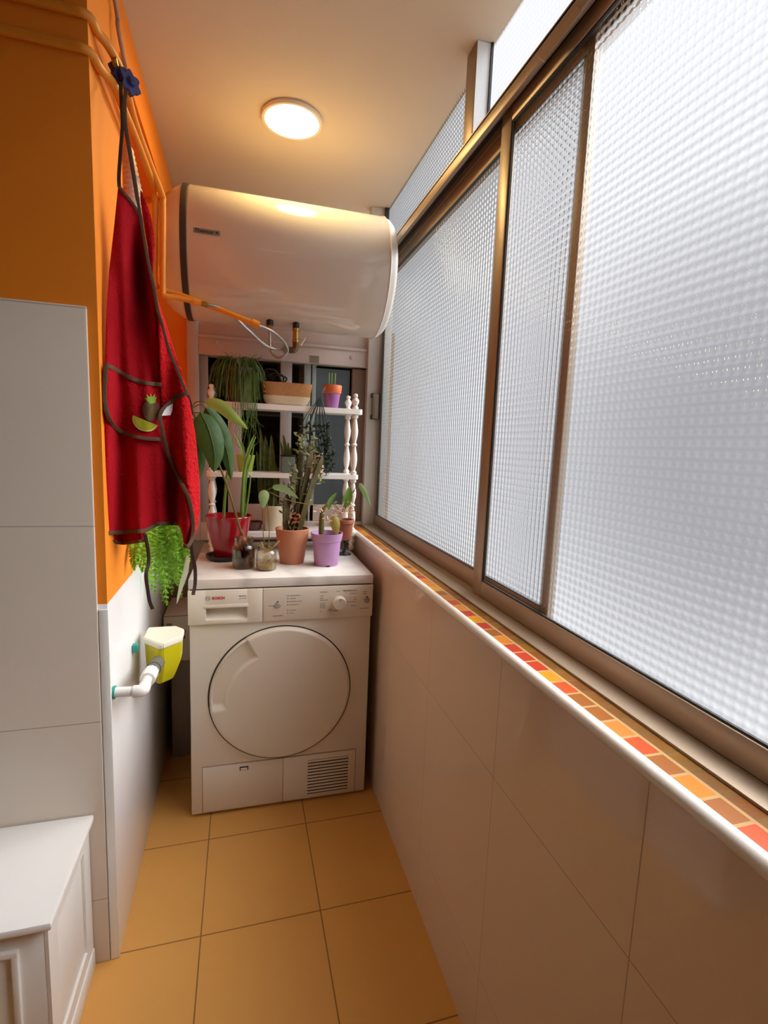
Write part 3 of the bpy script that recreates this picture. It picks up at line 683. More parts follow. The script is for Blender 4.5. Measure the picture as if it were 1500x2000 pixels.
# terracotta pot with euphorbia
c = tuple(at(570, 1098, 'z', ZT))[:2]
T = thing('potted_euphorbia', 'plain terracotta pot of tall ridged euphorbia stems', 'plant', (c[0], c[1], ZT), group='potted plants standing on the dryer')
obj('pot', MB().lathe(pot_profile(.044, .062, .130, .005, 0, ZT), 40, (c[0], c[1], 0)), P('terracotta', 'C8825E', .65, var=.12, vscale=10), T)
obj('soil', soil(c, .056, ZT+.112), M_soil, T)
def ridged(pts, r, n=3):
    pts = [V(p) for p in pts]; P2 = []
    for i in range(len(pts)-1):
        for k in range(10): P2.append(pts[i].lerp(pts[i+1], k/10))
    P2.append(pts[-1]); b = MB(); rings = []; m_ = n*4; L = len(P2)
    for i, p in enumerate(P2):
        d = (P2[min(i+1, L-1)]-P2[max(i-1, 0)]).normalized(); a = (SX-d*SX.dot(d)).normalized(); q = d.cross(a); tp = min(1, (L-i)/4)
        rings.append([b.b.verts.new(p+(a*math.cos(2*math.pi*k/m_)+q*math.sin(2*math.pi*k/m_))*r*tp*(1.0 if k % 4 == 0 else (.72 if k % 2 else .58))*(1+(.16 if i % 2 and k % 4 == 0 else 0))) for k in range(m_)])
    for a, q in zip(rings, rings[1:]):
        for k in range(m_): b.b.faces.new([a[k], a[(k+1) % m_], q[(k+1) % m_], q[k]])
    b.b.faces.new(rings[-1]); return b
y0 = c[1]
for pts, r in (([Y(558, 1042, y0), Y(557, 1000, y0), Y(560, 965, y0)], .0155), ([Y(562, 1040, y0+.01), Y(577, 1000, y0+.02), Y(584, 930, y0+.03), Y(589, 848, y0+.04)], .0125),
               ([Y(578, 1040, y0), Y(585, 990, y0), Y(598, 930, y0+.01), Y(610, 852, y0+.02)], .0125), ([Y(582, 1038, y0-.01), Y(596, 985, y0-.01), Y(612, 935, y0), Y(630, 890, y0)], .012),
               ([Y(572, 985, y0-.01), Y(571, 950, y0-.01), Y(576, 905, y0)], .0105), ([Y(584, 980, y0+.02), Y(588, 940, y0+.03), Y(580, 900, y0+.03)], .0095)):
    obj('ridged_stem', ridged(pts, r), L_cact, T, ang=1.0)
b = MB()
for k in range(210):
    u, v = rnd.choice([(560, 975), (586, 900), (606, 900), (620, 920), (574, 930), (588, 870), (604, 880), (576, 1010), (598, 960)]); u += rnd.uniform(-9, 9); v += rnd.uniform(-28, 28)
    p = Y(u, v, y0+rnd.uniform(-.02, .04)); d = V((rnd.uniform(-1, 1), rnd.uniform(-1, .4), rnd.uniform(-.2, 1))).normalized()
    b.blade([p, p+d*.010, p+d*rnd.uniform(.016, .024)], .008, d.orthogonal(), .2, sub=2)
obj('small_leaves', b, leaf_mat('euphorbia_leaf', '454A20', '8E8850', scale=90), T)
b = MB()
for k in range(16):
    p = Y(570+rnd.uniform(-6, 18), 1015+rnd.uniform(-12, 10), y0-.02); d = V((rnd.uniform(-1, 1), -.6, rnd.uniform(-.5, 1))).normalized(); b.blade([p, p+d*.009, p+d*.017], .010, d.orthogonal(), .3, sub=2)
obj('blossoms', b, leaf_mat('coral_petal', 'B8583E', 'E0A080', scale=60), T)

# lilac pot
c = tuple(at(637, 1102, 'z', ZT))[:2]
T = thing('potted_orchid', 'lilac plastic pot of a thick stem with a yellowing leaf', 'plant', (c[0], c[1], ZT), group='potted plants standing on the dryer')
lil = P('lilac_plastic', 'B487B0', .5, var=.05)
z = ZT; pr = [(0, z), (.043, z), (.0445, z+.004), (.0515, z+.09), (.0545, z+.092), (.0575, z+.108), (.0585, z+.116), (.059, z+.120), (.0555, z+.120), (.053, z+.104), (.052, z+.1)]
obj('pot', MB().lathe(pr, 40, (c[0], c[1], 0)), lil, T)
obj('drain_notch', MB().box(c[0]-.007, c[0]+.006, c[1]-.0455, c[1]-.040, ZT, ZT+.005), P('notch_dark', '3A2438', .8), T, flat=True)
obj('soil', soil(c, .0535, ZT+.103), M_soil, T)
obj('thick_stem', MB().tube([Y(628, 1050, c[1]), Y(628, 1020, c[1]), Y(631, 995, c[1]), Y(640, 985, c[1])], [.011, .010, .008, .005], 12), L_stem, T)
obj('leaf', MB().blade([Y(652, 1008, c[1]-.01), Y(655, 1025, c[1]-.025), Y(657, 1048, c[1]-.025)], .036, V((1, -.2, .1)), .3), L_yell, T, label='yellowing leaf with a brown tip')
obj('leaf', MB().blade([Y(641, 995, c[1]), Y(645, 978, c[1]), Y(658, 962, c[1])], .018, V((1, 0, .5)), .3), L_mid, T)
b = MB()
for k in range(34):
    p = Y(rnd.uniform(618, 652), rnd.uniform(990, 1026), c[1]+rnd.uniform(-.02, .02)); d = V((rnd.uniform(-1, 1), rnd.uniform(-1, .2), rnd.uniform(-1, .6))).normalized(); b.blade([p, p+d*.009, p+d*.016], .006, d.orthogonal(), .4, sub=2)
obj('dried_flowers', b, L_petal, T)

# small clay pot on a dark stand, right of the lilac pot
c = (-.075, .315)
T = thing('potted_flower', 'small brown clay pot of dried blossoms on a dark pedestal', 'plant', (c[0], c[1], ZT), group='potted plants standing on the dryer')
obj('pedestal', MB().lathe([(0, ZT), (.030, ZT), (.030, ZT+.004), (.008, ZT+.012), (.006, ZT+.03), (.010, ZT+.05), (.022, ZT+.058), (.022, ZT+.062), (0, ZT+.062)], 24, (c[0], c[1], 0)), P('dark_glass_stand', '26282A', .15), T)
obj('pot', MB().lathe(pot_profile(.028, .036, .082, .004, .003, ZT+.0625), 30, (c[0], c[1], 0)), P('brown_clay', '9A5638', .7, var=.15), T)
obj('soil', soil(c, .031, ZT+.133), M_soil, T)
b = MB()
for k in range(60):
    p = Y(rnd.uniform(650, 692), rnd.uniform(982, 1006), c[1]+rnd.uniform(-.03, .03)); d = V((rnd.uniform(-1, 1), rnd.uniform(-1, .4), rnd.uniform(-.4, 1))).normalized(); b.blade([p, p+d*.008, p+d*.015], .008, d.orthogonal(), .4, sub=2)
obj('dried_flowers', b, L_petal, T)
b = MB()
for (u0, v0, u1, v1) in ((668, 1000, 693, 958), (672, 1000, 700, 945), (664, 1000, 640, 980)): b.tube([Y(u0, v0, c[1]), Y((u0+u1)/2, (v0+v1)/2-6, c[1]), Y(u1, v1, c[1])], .0014, 6)
obj('stems', b, L_stem, T)
obj('leaf', MB().blade([Y(673, 992, c[1]), Y(680, 970, c[1]-.01), Y(683, 950, c[1])], .036, V((1, -.3, 0)), .35), L_mid, T)
obj('leaf', MB().blade([Y(702, 944, c[1]), Y(712, 962, c[1]-.01), Y(724, 990, c[1]-.01)], .022, V((.9, -.3, .4)), .3), L_pale, T)

# bottom tier: cream pot of snake plant, glass vase
z = ZB[0][1]; c = (-.352, .452)
T = thing('snake_plant', 'cream pot of long striped snake plant leaves on the bottom tier', 'plant', (c[0], c[1], z), group='plants on the spindle shelf')
obj('pot', MB().lathe(pot_profile(.036, .050, .104, .004, 0, z), 32, (c[0], c[1], 0)), P('cream_ceramic', 'CFC0A0', .45, var=.1, vscale=14), T)
obj('soil', soil(c, .044, z+.088), M_soil, T)
for (ub, ut, vt, wd_, bend) in ((520, 508, 836, .026, 0), (526, 518, 850, .030, 0), (532, 530, 848, .028, 0), (540, 543, 930, .020, 1), (515, 500, 880, .022, 0), (536, 522, 900, .024, 0)):
    if bend: pts = [Y(536, 1000, .45), Y(538, 960, .49), Y(539, 930, .535), Y(533, 900, .55), Y(518, 880, .56)]
    else: pts = [Y(ub, 1002, .46), Y((ub*.6+ut*.4), 962, .50), Y((ub*.5+ut*.5), 930, .535), Y((ub*.25+ut*.75), (vt*.7+930*.3), .55), Y(ut, vt, .555)]
    obj('leaf', MB().blade(pts, wd_, SX, .5, lambda t: (1 if t < .6 else max(0, 1-(t-.6)/.4))*(.75+.25*min(1, t*3))), L_snake, T)
c = (-.235, .445)
T = thing('glass_vase', 'clear glass vase of dried flower heads on the bottom tier', 'vase', (c[0], c[1], z))
obj('glass', MB().lathe([(0, z), (.024, z), (.026, z+.004), (.022, z+.05), (.026, z+.10), (.024, z+.10), (.020, z+.05), (.023, z+.006), (0, z+.006)], 26, (c[0], c[1], 0)), M_jar, T)
b = MB()
for k in range(40):
    p = V((c[0]+rnd.uniform(-.032, .032), c[1]+rnd.uniform(-.02, .02), z+.10+rnd.uniform(-.006, .03))); d = V((rnd.uniform(-1, 1), rnd.uniform(-1, .4), rnd.uniform(-.2, 1))).normalized(); b.blade([p, p+d*.01, p+d*.018], .012, d.orthogonal(), .4, sub=2)
obj('dried_flowers', b, L_petal, T)
obj('stems', MB().tube([(c[0], c[1], z+.008), (c[0]+.003, c[1], z+.11)], .002, 6, smooth=False).tube([(c[0]+.005, c[1], z+.008), (c[0]-.006, c[1], z+.11)], .002, 6, smooth=False), L_straw, T)
c = (-.425, .45)
lab(obj('small_bowl', MB().lathe([(0, z), (.020, z), (.028, z+.012), (.034, z+.036), (.031, z+.036), (.025, z+.014), (0, z+.008)], 24, (c[0], c[1], 0)), P('dark_red_bowl', '55261C', .4)), 'small dark reddish bowl beside the cream snake plant pot', 'bowl')

# middle tier: lime pot, green square pot, knitted pot
z = ZB[1][1]; c = (-.461, .45)
T = thing('potted_plant', 'small lime green pot on the left of the middle tier', 'plant', (c[0], c[1], z), group='plants on the spindle shelf')
obj('pot', MB().lathe(pot_profile(.026, .037, .068, .003, 0, z), 30, (c[0], c[1], 0)), P('lime_plastic', '94A332', .5), T)
obj('soil', soil(c, .032, z+.058), M_soil, T)
b = MB()
for k in range(4): b.blade([V((c[0]+.006*k-.01, c[1], z+.06)), V((c[0]+.012*(k-1.5), c[1], z+.09)), V((c[0]+.035*(k-1.5), c[1]-.01, z+.115+.01*(k % 2)))], .012, V((.3, 1, 0)), .3)
obj('leaves', b, L_mid, T)
c = (-.293, .455)
T = thing('snake_plant', 'grey green square pot of short dark snake plant leaves on the middle tier', 'plant', (c[0], c[1], z), group='plants on the spindle shelf')
b = MB().box(c[0]-.028, c[0]+.028, c[1]-.028, c[1]+.028, z, z+.070, .006)
obj('pot', b, P('grey_green_pot', '76857A', .5, var=.1), T)
obj('rim', MB().box(c[0]-.029, c[0]+.029, c[1]-.029, c[1]+.029, z+.066, z+.074, .003), M_black, T)
for dx, h, wd_ in ((-.018, .085, .024), (.0, .055, .020), (.012, .040, .018), (-.032, .06, .016)):
    p = V((c[0]+dx*.6, c[1], z+.070)); obj('leaf', MB().blade([p, p+V((dx*.2, 0, h*.5)), p+V((dx*.5, 0, h))], wd_, SX, .5, lambda t: max(.02, (1-t)**.6)), L_snake, T)
c = (-.178, .448)
T = thing('knitted_cosy', 'tan knitted pot cover on the right of the middle tier', 'pot', (c[0], c[1], z))
obj('cover', MB().lathe([(0, z), (.026, z), (.032, z+.010), (.033, z+.05), (.028, z+.085), (.024, z+.085), (.026, z+.06), (0, z+.05)], 28, (c[0], c[1], 0)), P('tan_knit', 'C8A47C', .9, var=.3, vscale=60, bump=1, bscale=140, bdist=.008), T)

# top tier: hanging rhipsalis, rattan planter, two tone pot
z = ZB[2][1]; c = (-.487, .452)
T = thing('hanging_cactus', 'bushy cactus with thin trailing green stems on the top tier', 'plant', (c[0], c[1], z), group='plants on the spindle shelf')
obj('pot', MB().lathe(pot_profile(.040, .062, .135, .004, 0, z), 32, (c[0], c[1], 0)), P('glossy_brown_pot', '6B5238', .18, var=.3, vscale=12, dark='3F4034'), T)
obj('soil', soil(c, .056, z+.118), M_soil, T)
b = MB(); rnd = random.Random(11)
for k in range(210):
    a = rnd.uniform(0, 2*math.pi); r0 = rnd.uniform(.005, .05); r1 = rnd.uniform(.055, .105); lo = rnd.uniform(.0, .16) + (.14 if rnd.random() < .12 else 0)
    if math.sin(a) > .35: r1 *= .62
    ca, sa = math.cos(a), math.sin(a)*.8
    p0 = V((c[0]+r0*ca, c[1]+r0*sa, z+.122)); p1 = V((c[0]+(r0+r1)*.5*ca, c[1]+(r0+r1)*.5*sa, z+.165+rnd.uniform(-.02, .012)))
    p2 = V((c[0]+r1*ca, c[1]+r1*sa, z+.125)); p3 = V((c[0]+(r1+.012)*ca+rnd.uniform(-.012, .012), c[1]+(r1+.010)*sa, z+.12-lo))
    if p3.z < z+.004 and p3.y > .374 and p3.x > -.618: p3.z = z+.004+rnd.uniform(0, .02)
    if p2.y > .515: p2.y = .512; p3.y = .512
    b.tube([p0, p1, p2, p3], [.0015, .0014, .0013, .0009], 4, sub=3, cap=False)
for k in range(26):
    a = rnd.uniform(0, 6.28); p0 = V((c[0]+.04*math.cos(a), c[1]+.03*math.sin(a), z+.13)); b.tube([p0, p0+V((rnd.uniform(-.02, .02), 0, .03)), p0+V((rnd.uniform(-.04, .05), rnd.uniform(-.02, .02), rnd.uniform(.04, .062)))], [.0014, .0012, .0008], 4, sub=3)
for k in range(30):   # longest strands, in front of the board
    x = c[0]+rnd.uniform(-.03, .075); b.tube([(x, .40, z+.12), (x, .372, z+.04), (x+rnd.uniform(-.01, .012), .368, z-.05), (x+rnd.uniform(-.03, .03), .368, z-rnd.uniform(.07, .17))], [.0013, .0012, .0011, .0007], 4, sub=3)
obj('trailing_stems', b, L_rhip, T)
c = (-.303, .452)
T = thing('rattan_planter', 'oval orange rattan planter with ivory base on the top tier', 'planter', (c[0], c[1], z))
def oval(z0, z1, a0, a1, d0, d1, n=48, k=5):
    b = MB(); rings = []
    for zz, a, d in ((z0, a0, d0), (z1, a1, d1)):
        ring = []
        for i in range(n):
            t_ = 2*math.pi*i/n; cs, sn = math.cos(t_), math.sin(t_); q = (abs(cs)**k+abs(sn)**k)**(-1/k); ring.append((c[0]+a*q*cs, c[1]+d*q*sn, zz))
        rings.append(ring+[ring[0]])
    return b, rings
def rattan():
    t = NT('rattan_weave'); o = t.xyz(); a = t.math('SINE', t.math('MULTIPLY', t.math('ADD', o[0], o[1]), 900.)); q = t.math('SINE', t.math('MULTIPLY_ADD', o[2], 520., t.math('MULTIPLY', t.math('ABSOLUTE', a), 1.6)))
    h = t.math('MULTIPLY', a, q); t.bsdf(t.mix(t.math('MULTIPLY_ADD', h, .5, .5), lin('8A5420'), lin('E3A45A')), .6, 0, t.bump(h, .8, .002)); return t.m
b, rg = oval(z+.036, z+.088, .093, .102, .046, .050); _, r2 = oval(z+.088, z+.0885, .102, .096, .050, .045); _, r3 = oval(z+.086, z+.06, .096, .092, .045, .043); b.grid(rg+r2[1:]+r3[1:])
obj('woven_band', b, rattan(), T)
b, rg = oval(z+.004, z+.012, .076, .084, .036, .040); _, r2 = oval(z+.030, z+.036, .0925, .0935, .0455, .0465); b.grid(rg+r2); b.b.faces.new([b.b.verts.new(p) for p in rg[0][:-1]])
obj('base_tray', b, P('ivory_plastic', 'D8C4A0', .45), T)
for dx in (-.07, .07): obj('foot', MB().box(c[0]+dx-.008, c[0]+dx+.008, c[1]-.028, c[1]+.028, z, z+.006, .002), MATS['ivory_plastic'], T)
b, rg = oval(z+.062, z+.064, .092, .05, .043, .02); b.grid(rg); b.b.faces.new([b.b.verts.new(p) for p in rg[1][:-1]])
obj('soil', b, M_soil, T)
b = MB()
for u, v in ((537, 730), (549, 738), (556, 742)):
    b.tube([Y(552, 752, .45), Y(u+4, v-3, .45), Y(u-12, v-9, .45), Y(u-26, v-4, .45)], [.003, .0035, .003, .001], 6)
obj('dark_twigs', b, L_tail, T)
c = (-.1175, .448)
T = thing('potted_plant', 'two tone orange and purple pot on the top tier', 'plant', (c[0], c[1], z), group='plants on the spindle shelf')
h = .094
obj('pot', MB().lathe([(0, z), (.025, z), (.026, z+.003), (.034, z+.060), (.0345, z+.062)], 30, (c[0], c[1], 0)), P('purple_paint', '9A5C98', .55), T)
obj('rim', MB().lathe([(.0345, z+.060), (.0372, z+.062), (.0385, z+.066), (.0405, z+.092), (.0395, z+.094), (.0365, z+.094), (.035, z+.075)], 30, (c[0], c[1], 0)), P('orange_clay', 'D2682E', .6), T)
obj('soil', soil(c, .035, z+.082), M_soil, T)
b = MB()
for dx in (-.012, -.002, .01): b.tube([(c[0]+dx, c[1], z+.084), (c[0]+dx*1.1, c[1], z+.11), (c[0]+dx*1.2, c[1], z+.145)], .0022, 6)
obj('upright_stems', b, L_light, T)
b = MB(); rnd = random.Random(5)
for k in range(16):
    x = c[0]-.085+rnd.uniform(-.05, .075); zz = z-.02
    pts = [(c[0]-.03, c[1]-.03, z+.09), (c[0]-.055, .378, z+.045), (x, .370, zz-.04), (x+rnd.uniform(-.01, .03), .372, zz-.14), (x+rnd.uniform(.0, .04), .372, zz-rnd.uniform(.16, .26))]
    b.tube(pts, [.001, .0012, .0014, .0014, .001], 5, sub=4)
    for q in range(16):
        f_ = rnd.random(); i = 2+int(f_*1.99); p = V(pts[i]).lerp(V(pts[i+1]), (f_*2) % 1); d = V((rnd.uniform(-1, 1), -.3, rnd.uniform(-1, .5))).normalized(); b.blade([p, p+d*.008, p+d*.017], .009, d.orthogonal(), .2, sub=2)
obj('hanging_tails', b, L_tail, T)

# fern on the half wall ledge
c = (XL-.055, .10, .902)
T = thing('potted_fern', 'bright green fern spilling over the tiled ledge below the apron', 'plant', c)
obj('pot', MB().lathe(pot_profile(.045, .062, .10, .005, 0, c[2]), 28, (c[0], c[1], 0)), P('white_pot', 'D8D2C8', .5), T)
obj('soil', soil(c, .056, c[2]+.085), M_soil, T)
rnd = random.Random(21); 
def frond(b, pts, wmax, n=26):
    pts = [V(p) for p in pts]; P2 = []
    for i in range(len(pts)-1):
        p0, p1, p2, p3 = pts[max(i-1, 0)], pts[i], pts[i+1], pts[min(i+2, len(pts)-1)]
        for k in range(n//(len(pts)-1)):
            t_ = k/(n//(len(pts)-1)); P2.append(.5*((2*p1)+(p2-p0)*t_+(2*p0-5*p1+4*p2-p3)*t_*t_+(3*p1-p0-3*p2+p3)*t_**3))
    P2.append(pts[-1]); b.tube(P2, .0011, 4, smooth=False, cap=False); L = len(P2)
    for i, p in enumerate(P2[2:], 2):
        d = (P2[min(i+1, L-1)]-P2[i-1]).normalized(); sd = V((.75, -.25, .0)); sd = (sd-d*sd.dot(d)).normalized(); wv = wmax*math.sin(math.pi*(i/L)**.7)**.7
        for s_ in (-1, 1):
            e = p+sd*s_*wv+d*wv*.35+V((0, rnd.uniform(-.004, .004), rnd.uniform(-.004, .004))); b.blade([p, p.lerp(e, .55)+V((0, -.003, .002)), e], .0075, d, .3, lambda t: 1 if t < .6 else max(.05, 1-(t-.6)*2.2), sub=2)
tips = [(262, 1112), (270, 1098), (266, 1085), (278, 1116), (284, 1104), (262, 1092), (274, 1108), (290, 1128), (297, 1150), (305, 1132), (303, 1160), (313, 1150), (318, 1172), (326, 1180), (330, 1146), (340, 1136), (336, 1160), (352, 1152),
        (360, 1140), (348, 1116), (312, 1112), (296, 1112), (366, 1118), (338, 1122), (322, 1104), (354, 1166), (290, 1140), (368, 1098), (308, 1095), (330, 1090), (345, 1095), (358, 1122), (316, 1135), (324, 1158), (346, 1142)]
for i, (u, v) in enumerate(tips):
    if u < 292: e = at(u, v, 'x', XL+.016+rnd.uniform(0, .015))
    else: e = Y(u, v, c[1]-.03+rnd.uniform(-.06, .05))
    if e.x < XL+.022: e = at(u, v, 'x', XL+.022)
    p0 = V((c[0]+rnd.uniform(-.02, .03), c[1]+rnd.uniform(-.04, .03), c[2]+.095))
    mid = V((max(p0.x*.45+e.x*.55, XL+.012), p0.y*.4+e.y*.6, c[2]+.125+rnd.uniform(-.02, .035))); q = V((max(e.x*.9+p0.x*.1, XL+.020), e.y*.92+p0.y*.08, (mid.z*.5+e.z*.5)))
    b = MB(); frond(b, [p0, mid, q, e], .021); obj('frond', b, L_fern, T)
pl_ = leaf_mat('pale_leaf', 'B8BCA0', 'DDDCC4')
obj('leaf', MB().blade([Y(366, 1085, .0), Y(362, 1115, -.01), Y(353, 1145, -.015), Y(345, 1180, -.015)], .018, V((1, -.4, .3)), .3), pl_, T, label='long pale leaf')

# ================================================================ apron hanging from the blue valve
def interp(tab, v):
    if v <= tab[0][0]: return tab[0][1]
    for (a, x), (b_, y_) in zip(tab, tab[1:]):
        if v <= b_: return x+(y_-x)*(v-a)/(b_-a)
    return tab[-1][1]
def ay(u, v, off=0):
    """how far into the room the cloth hangs at this pixel"""
    k = (u-190)/200; base = -.405+.075*k
    w_ = .016*math.sin((u-190)*.075+v*.004)+.008*math.sin(u*.13+1.2-v*.006)
    c1_ = interp([(430, 262), (560, 280), (700, 297), (800, 305), (860, 300), (1060, 300)], v); g1 = math.exp(-((u-c1_)/13)**2)*min(1, max(0, (v-420)/120))*min(1, max(.35, (900-v)/120))
    g2 = math.exp(-((u-337)/13)**2)*min(1, max(0, (v-880)/60)); g3 = math.exp(-((u-232)/12)**2)*min(1, max(0, (v-450)/150))*.5
    return base+w_*min(1, (v-340)/180)+.034*g1+.03*g2+.022*g3-off
def A(u, v, off=0): return at(u, v, 'y', ay(u, v, off))
UL = [(362, 231), (400, 227), (440, 223), (530, 213), (600, 208), (700, 205), (740, 202), (800, 196), (850, 191), (950, 189), (1040, 190), (1070, 191)]
UR = [(362, 235), (385, 252), (415, 272), (440, 280), (500, 290), (560, 300), (620, 318), (660, 332), (700, 345), (768, 366), (800, 373), (850, 381), (930, 388), (990, 390), (1020, 387), (1045, 381), (1070, 372)]
HEM = [(0, 1042), (.35, 1040), (.5, 1036), (.58, 1028), (.66, 1023), (.80, 1023), (.86, 1040), (.92, 1066), (1, 1062)]
AP = thing('kitchen_apron', 'red fleece apron with brown binding hanging from the blue pipe valves', 'apron', tuple(A(240, 365)))
rows = []; NT_, NS = 90, 44
for i in range(NT_+1):
    t_ = i/NT_; row = []
    for j in range(NS+1):
        s_ = j/NS; vb = interp(HEM, s_); v = 362+t_*(vb-362); u = interp(UL, v)+s_*(interp(UR, v)-interp(UL, v)); row.append(A(u, v))
    rows.append(row)
def sheet(rows, th=.003):
    b = MB(); b.grid(rows); b.grid([[p+V((0, th, 0)) for p in r] for r in rows][::-1]); rim = [r[0] for r in rows]
    for edge in ([r[0] for r in rows], [r[-1] for r in rows], rows[0], rows[-1]): b.grid([edge, [p+V((0, th, 0)) for p in edge]])
    bmesh.ops.remove_doubles(b.b, verts=b.b.verts, dist=1e-5); return b
obj('cloth', sheet(rows), M_red, AP, ang=2)
FL = [(590, 306), (650, 309), (700, 311), (770, 313), (800, 316), (815, 312), (828, 314), (885, 328), (939, 352), (975, 369), (1020, 376), (1066, 369)]
FR = [(590, 310), (640, 327), (690, 342), (730, 357), (768, 367), (800, 373), (850, 382), (930, 389), (990, 391), (1020, 388), (1045, 382), (1066, 373)]
rows = []
for i in range(71):
    v = 590+i/70*476; l, r_ = interp(FL, v), interp(FR, v); rows.append([A(l+(r_-l)*j/12, v, .010+.010*math.sin(math.pi*j/12)) for j in range(13)])
obj('folded_side', sheet(rows), M_fluff, AP, ang=2)
bib = [[A(u, v, -.012) for u in (us, (us+ue)/2, ue)] for v, us, ue in ((372, 274, 276), (390, 274, 284), (420, 278, 294), (450, 283, 300), (480, 288, 302), (510, 292, 300), (535, 296, 298))]
obj('bib_corner', sheet(bib), M_fluff, AP, ang=2)
def ribbon(pts, wd_, off=.006, sub=6, dirs=None):
    """flat binding tape along photo points"""
    P2 = []
    for i in range(len(pts)-1):
        p0, p1, p2, p3 = [V(pts[max(0, min(len(pts)-1, k))]) for k in (i-1, i, i+1, i+2)]
        for k in range(sub): t_ = k/sub; P2.append(.5*((2*p1)+(p2-p0)*t_+(2*p0-5*p1+4*p2-p3)*t_*t_+(3*p1-p0-3*p2+p3)*t_**3))
    P2.append(V(pts[-1])); rows = []
    for i, p in enumerate(P2):
        d = (P2[min(i+1, len(P2)-1)]-P2[max(i-1, 0)]).normalized(); n_ = (CP-p).normalized() if dirs is None else V(dirs).normalized(); n_ = V((.15, -1, 0)) if dirs is None else n_
        sd = d.cross(n_).normalized(); rows.append([p-sd*wd_/2, p+n_*wd_*.12, p+sd*wd_/2])
    b = MB(); b.grid(rows); b.grid([[q+V((0, .0025, 0)) for q in r] for r in rows][::-1])
    for k in (0, 2): b.grid([[r[k] for r in rows], [r[k]+V((0, .0025, 0)) for r in rows]])
    bmesh.ops.remove_doubles(b.b, verts=b.b.verts, dist=1e-6); return b
def dense(px, n=6):
    out = []
    for i in range(len(px)-1):
        q = [px[max(0, min(len(px)-1, k))] for k in (i-1, i, i+1, i+2)]
        for k in range(n):
            t_ = k/n; out.append(tuple(.5*(2*q[1][c_]+(q[2][c_]-q[0][c_])*t_+(2*q[0][c_]-5*q[1][c_]+4*q[2][c_]-q[3][c_])*t_*t_+(3*q[1][c_]-q[0][c_]-3*q[2][c_]+q[3][c_])*t_**3) for c_ in (0, 1)))
    return out+[px[-1]]
def patch(px, off):
    b = MB(); cu, cv = sum(p[0] for p in px)/len(px), sum(p[1] for p in px)/len(px); q = list(px)+[px[0]]; fine = []
    for (u0, v0), (u1, v1) in zip(q, q[1:]): fine += [(u0+(u1-u0)*k/3, v0+(v1-v0)*k/3) for k in range(3)]
    fine.append(q[0]); return b.grid([[A(cu+(u-cu)*k/5, cv+(v-cv)*k/5, off) for u, v in fine] for k in (.02, 1, 2, 3, 4, 5)])
def tape(px, wd_, off): return ribbon([A(u, v, off) for u, v in dense(px)], wd_, sub=1)
def bind(px, wd_, off=.006): return obj('binding', tape(px, wd_, off), M_trim, AP)
bind([(232, 364), (240, 375), (252, 388), (264, 404), (272, 420)], .0055)
bind([(268, 385), (274, 420), (282, 470), (291, 520), (300, 560), (308, 605), (316, 632), (328, 676), (346, 722), (364, 766)], .0065, .0235)
bind([(190, 1042), (215, 1041), (245, 1039), (280, 1037), (296, 1030), (312, 1023), (346, 1023)], .0095)
bind([(367, 768), (358, 770), (345, 775), (332, 786), (318, 800), (312, 815), (315, 832), (328, 885), (352, 939), (369, 975), (377, 1020), (376, 1048), (368, 1066), (358, 1066)], .0085, .0265)
obj('hem_back', patch([(193, 1040), (240, 1036), (283, 1034), (286, 1054), (262, 1059), (238, 1061), (214, 1056), (197, 1048)], -.022), M_red, AP)
bind([(286, 1055), (262, 1059), (238, 1061), (214, 1056), (194, 1046)], .0075, -.019)
# pocket with embroidery
PU = [(711, 209, 209), (722, 207, 232), (735, 205.5, 255), (748, 205, 316), (770, 204.5, 316), (800, 208, 316), (825, 216, 316), (840, 230, 316), (850, 252, 316), (856, 285, 316), (857, 300, 316)]
rows = []
for i in range(60):
    v0 = 711+i*2.48; l, r_ = interp([(a, b_) for a, b_, _ in PU], v0), interp([(a, b_) for a, _, b_ in PU], v0); rows.append([A(l+(r_-l)*j/28, v0, .008) for j in range(29)])
pk = obj('pocket', sheet(rows, .002), M_red, AP, ang=2)
obj('binding', tape([(206, 712), (222, 719), (240, 730), (262, 741), (285, 748), (316, 751)], .0085, .0125), M_trim, pk)
obj('binding', tape([(207, 712), (204.5, 745), (204, 775), (208, 803), (218, 826), (235, 842), (262, 852), (290, 857), (316, 858)], .0080, .0125), M_trim, pk)
pine = [(295+17*math.cos(a)*(1-.12*math.sin(a)), 802+21*math.sin(a)) for a in [R(k*15) for k in range(24)]]
obj('fruit_patch', patch([(u, v) for u, v in pine], .0132), P('brown_stitching', '6A4A22', .9, var=.5, vscale=160, dark='3E3016'), pk)
lf = [(294, 789), (281, 777), (289, 781), (286, 770), (293, 779), (294, 768), (298, 779), (303, 769), (302, 781), (306, 775), (303, 787)]
obj('leaf_patch', patch(lf, .0140), P('green_stitching', '7E9A2A', .9, var=.3, vscale=120), pk)
sl = [(262, 811)]+[(283+22*math.cos(R(a)), 826+19*math.sin(R(a))) for a in range(200, 20, -12)][::1]
th = [R(a) for a in range(0, 181, 12)]; tl = R(22)
def half(r): return [(284+r*math.cos(a)*math.cos(tl)-r*.82*math.sin(a)*math.sin(tl), 821+r*math.cos(a)*math.sin(tl)+r*.82*math.sin(a)*math.cos(tl)) for a in th]
obj('rind_patch', patch(half(26), .0148), P('pale_stitching', 'C8B860', .9), pk)
obj('slice_patch', patch(half(22.5), .0158), P('lime_stitching', 'A09A12', .9, var=.25, vscale=120), pk)
obj('care_tag', patch([(334, 790), (338, 788), (337, 800), (333, 811), (316, 812), (320, 803), (326, 795)], .031), P('white_tag', 'DDD2D2', .8), AP, label='white care tag')
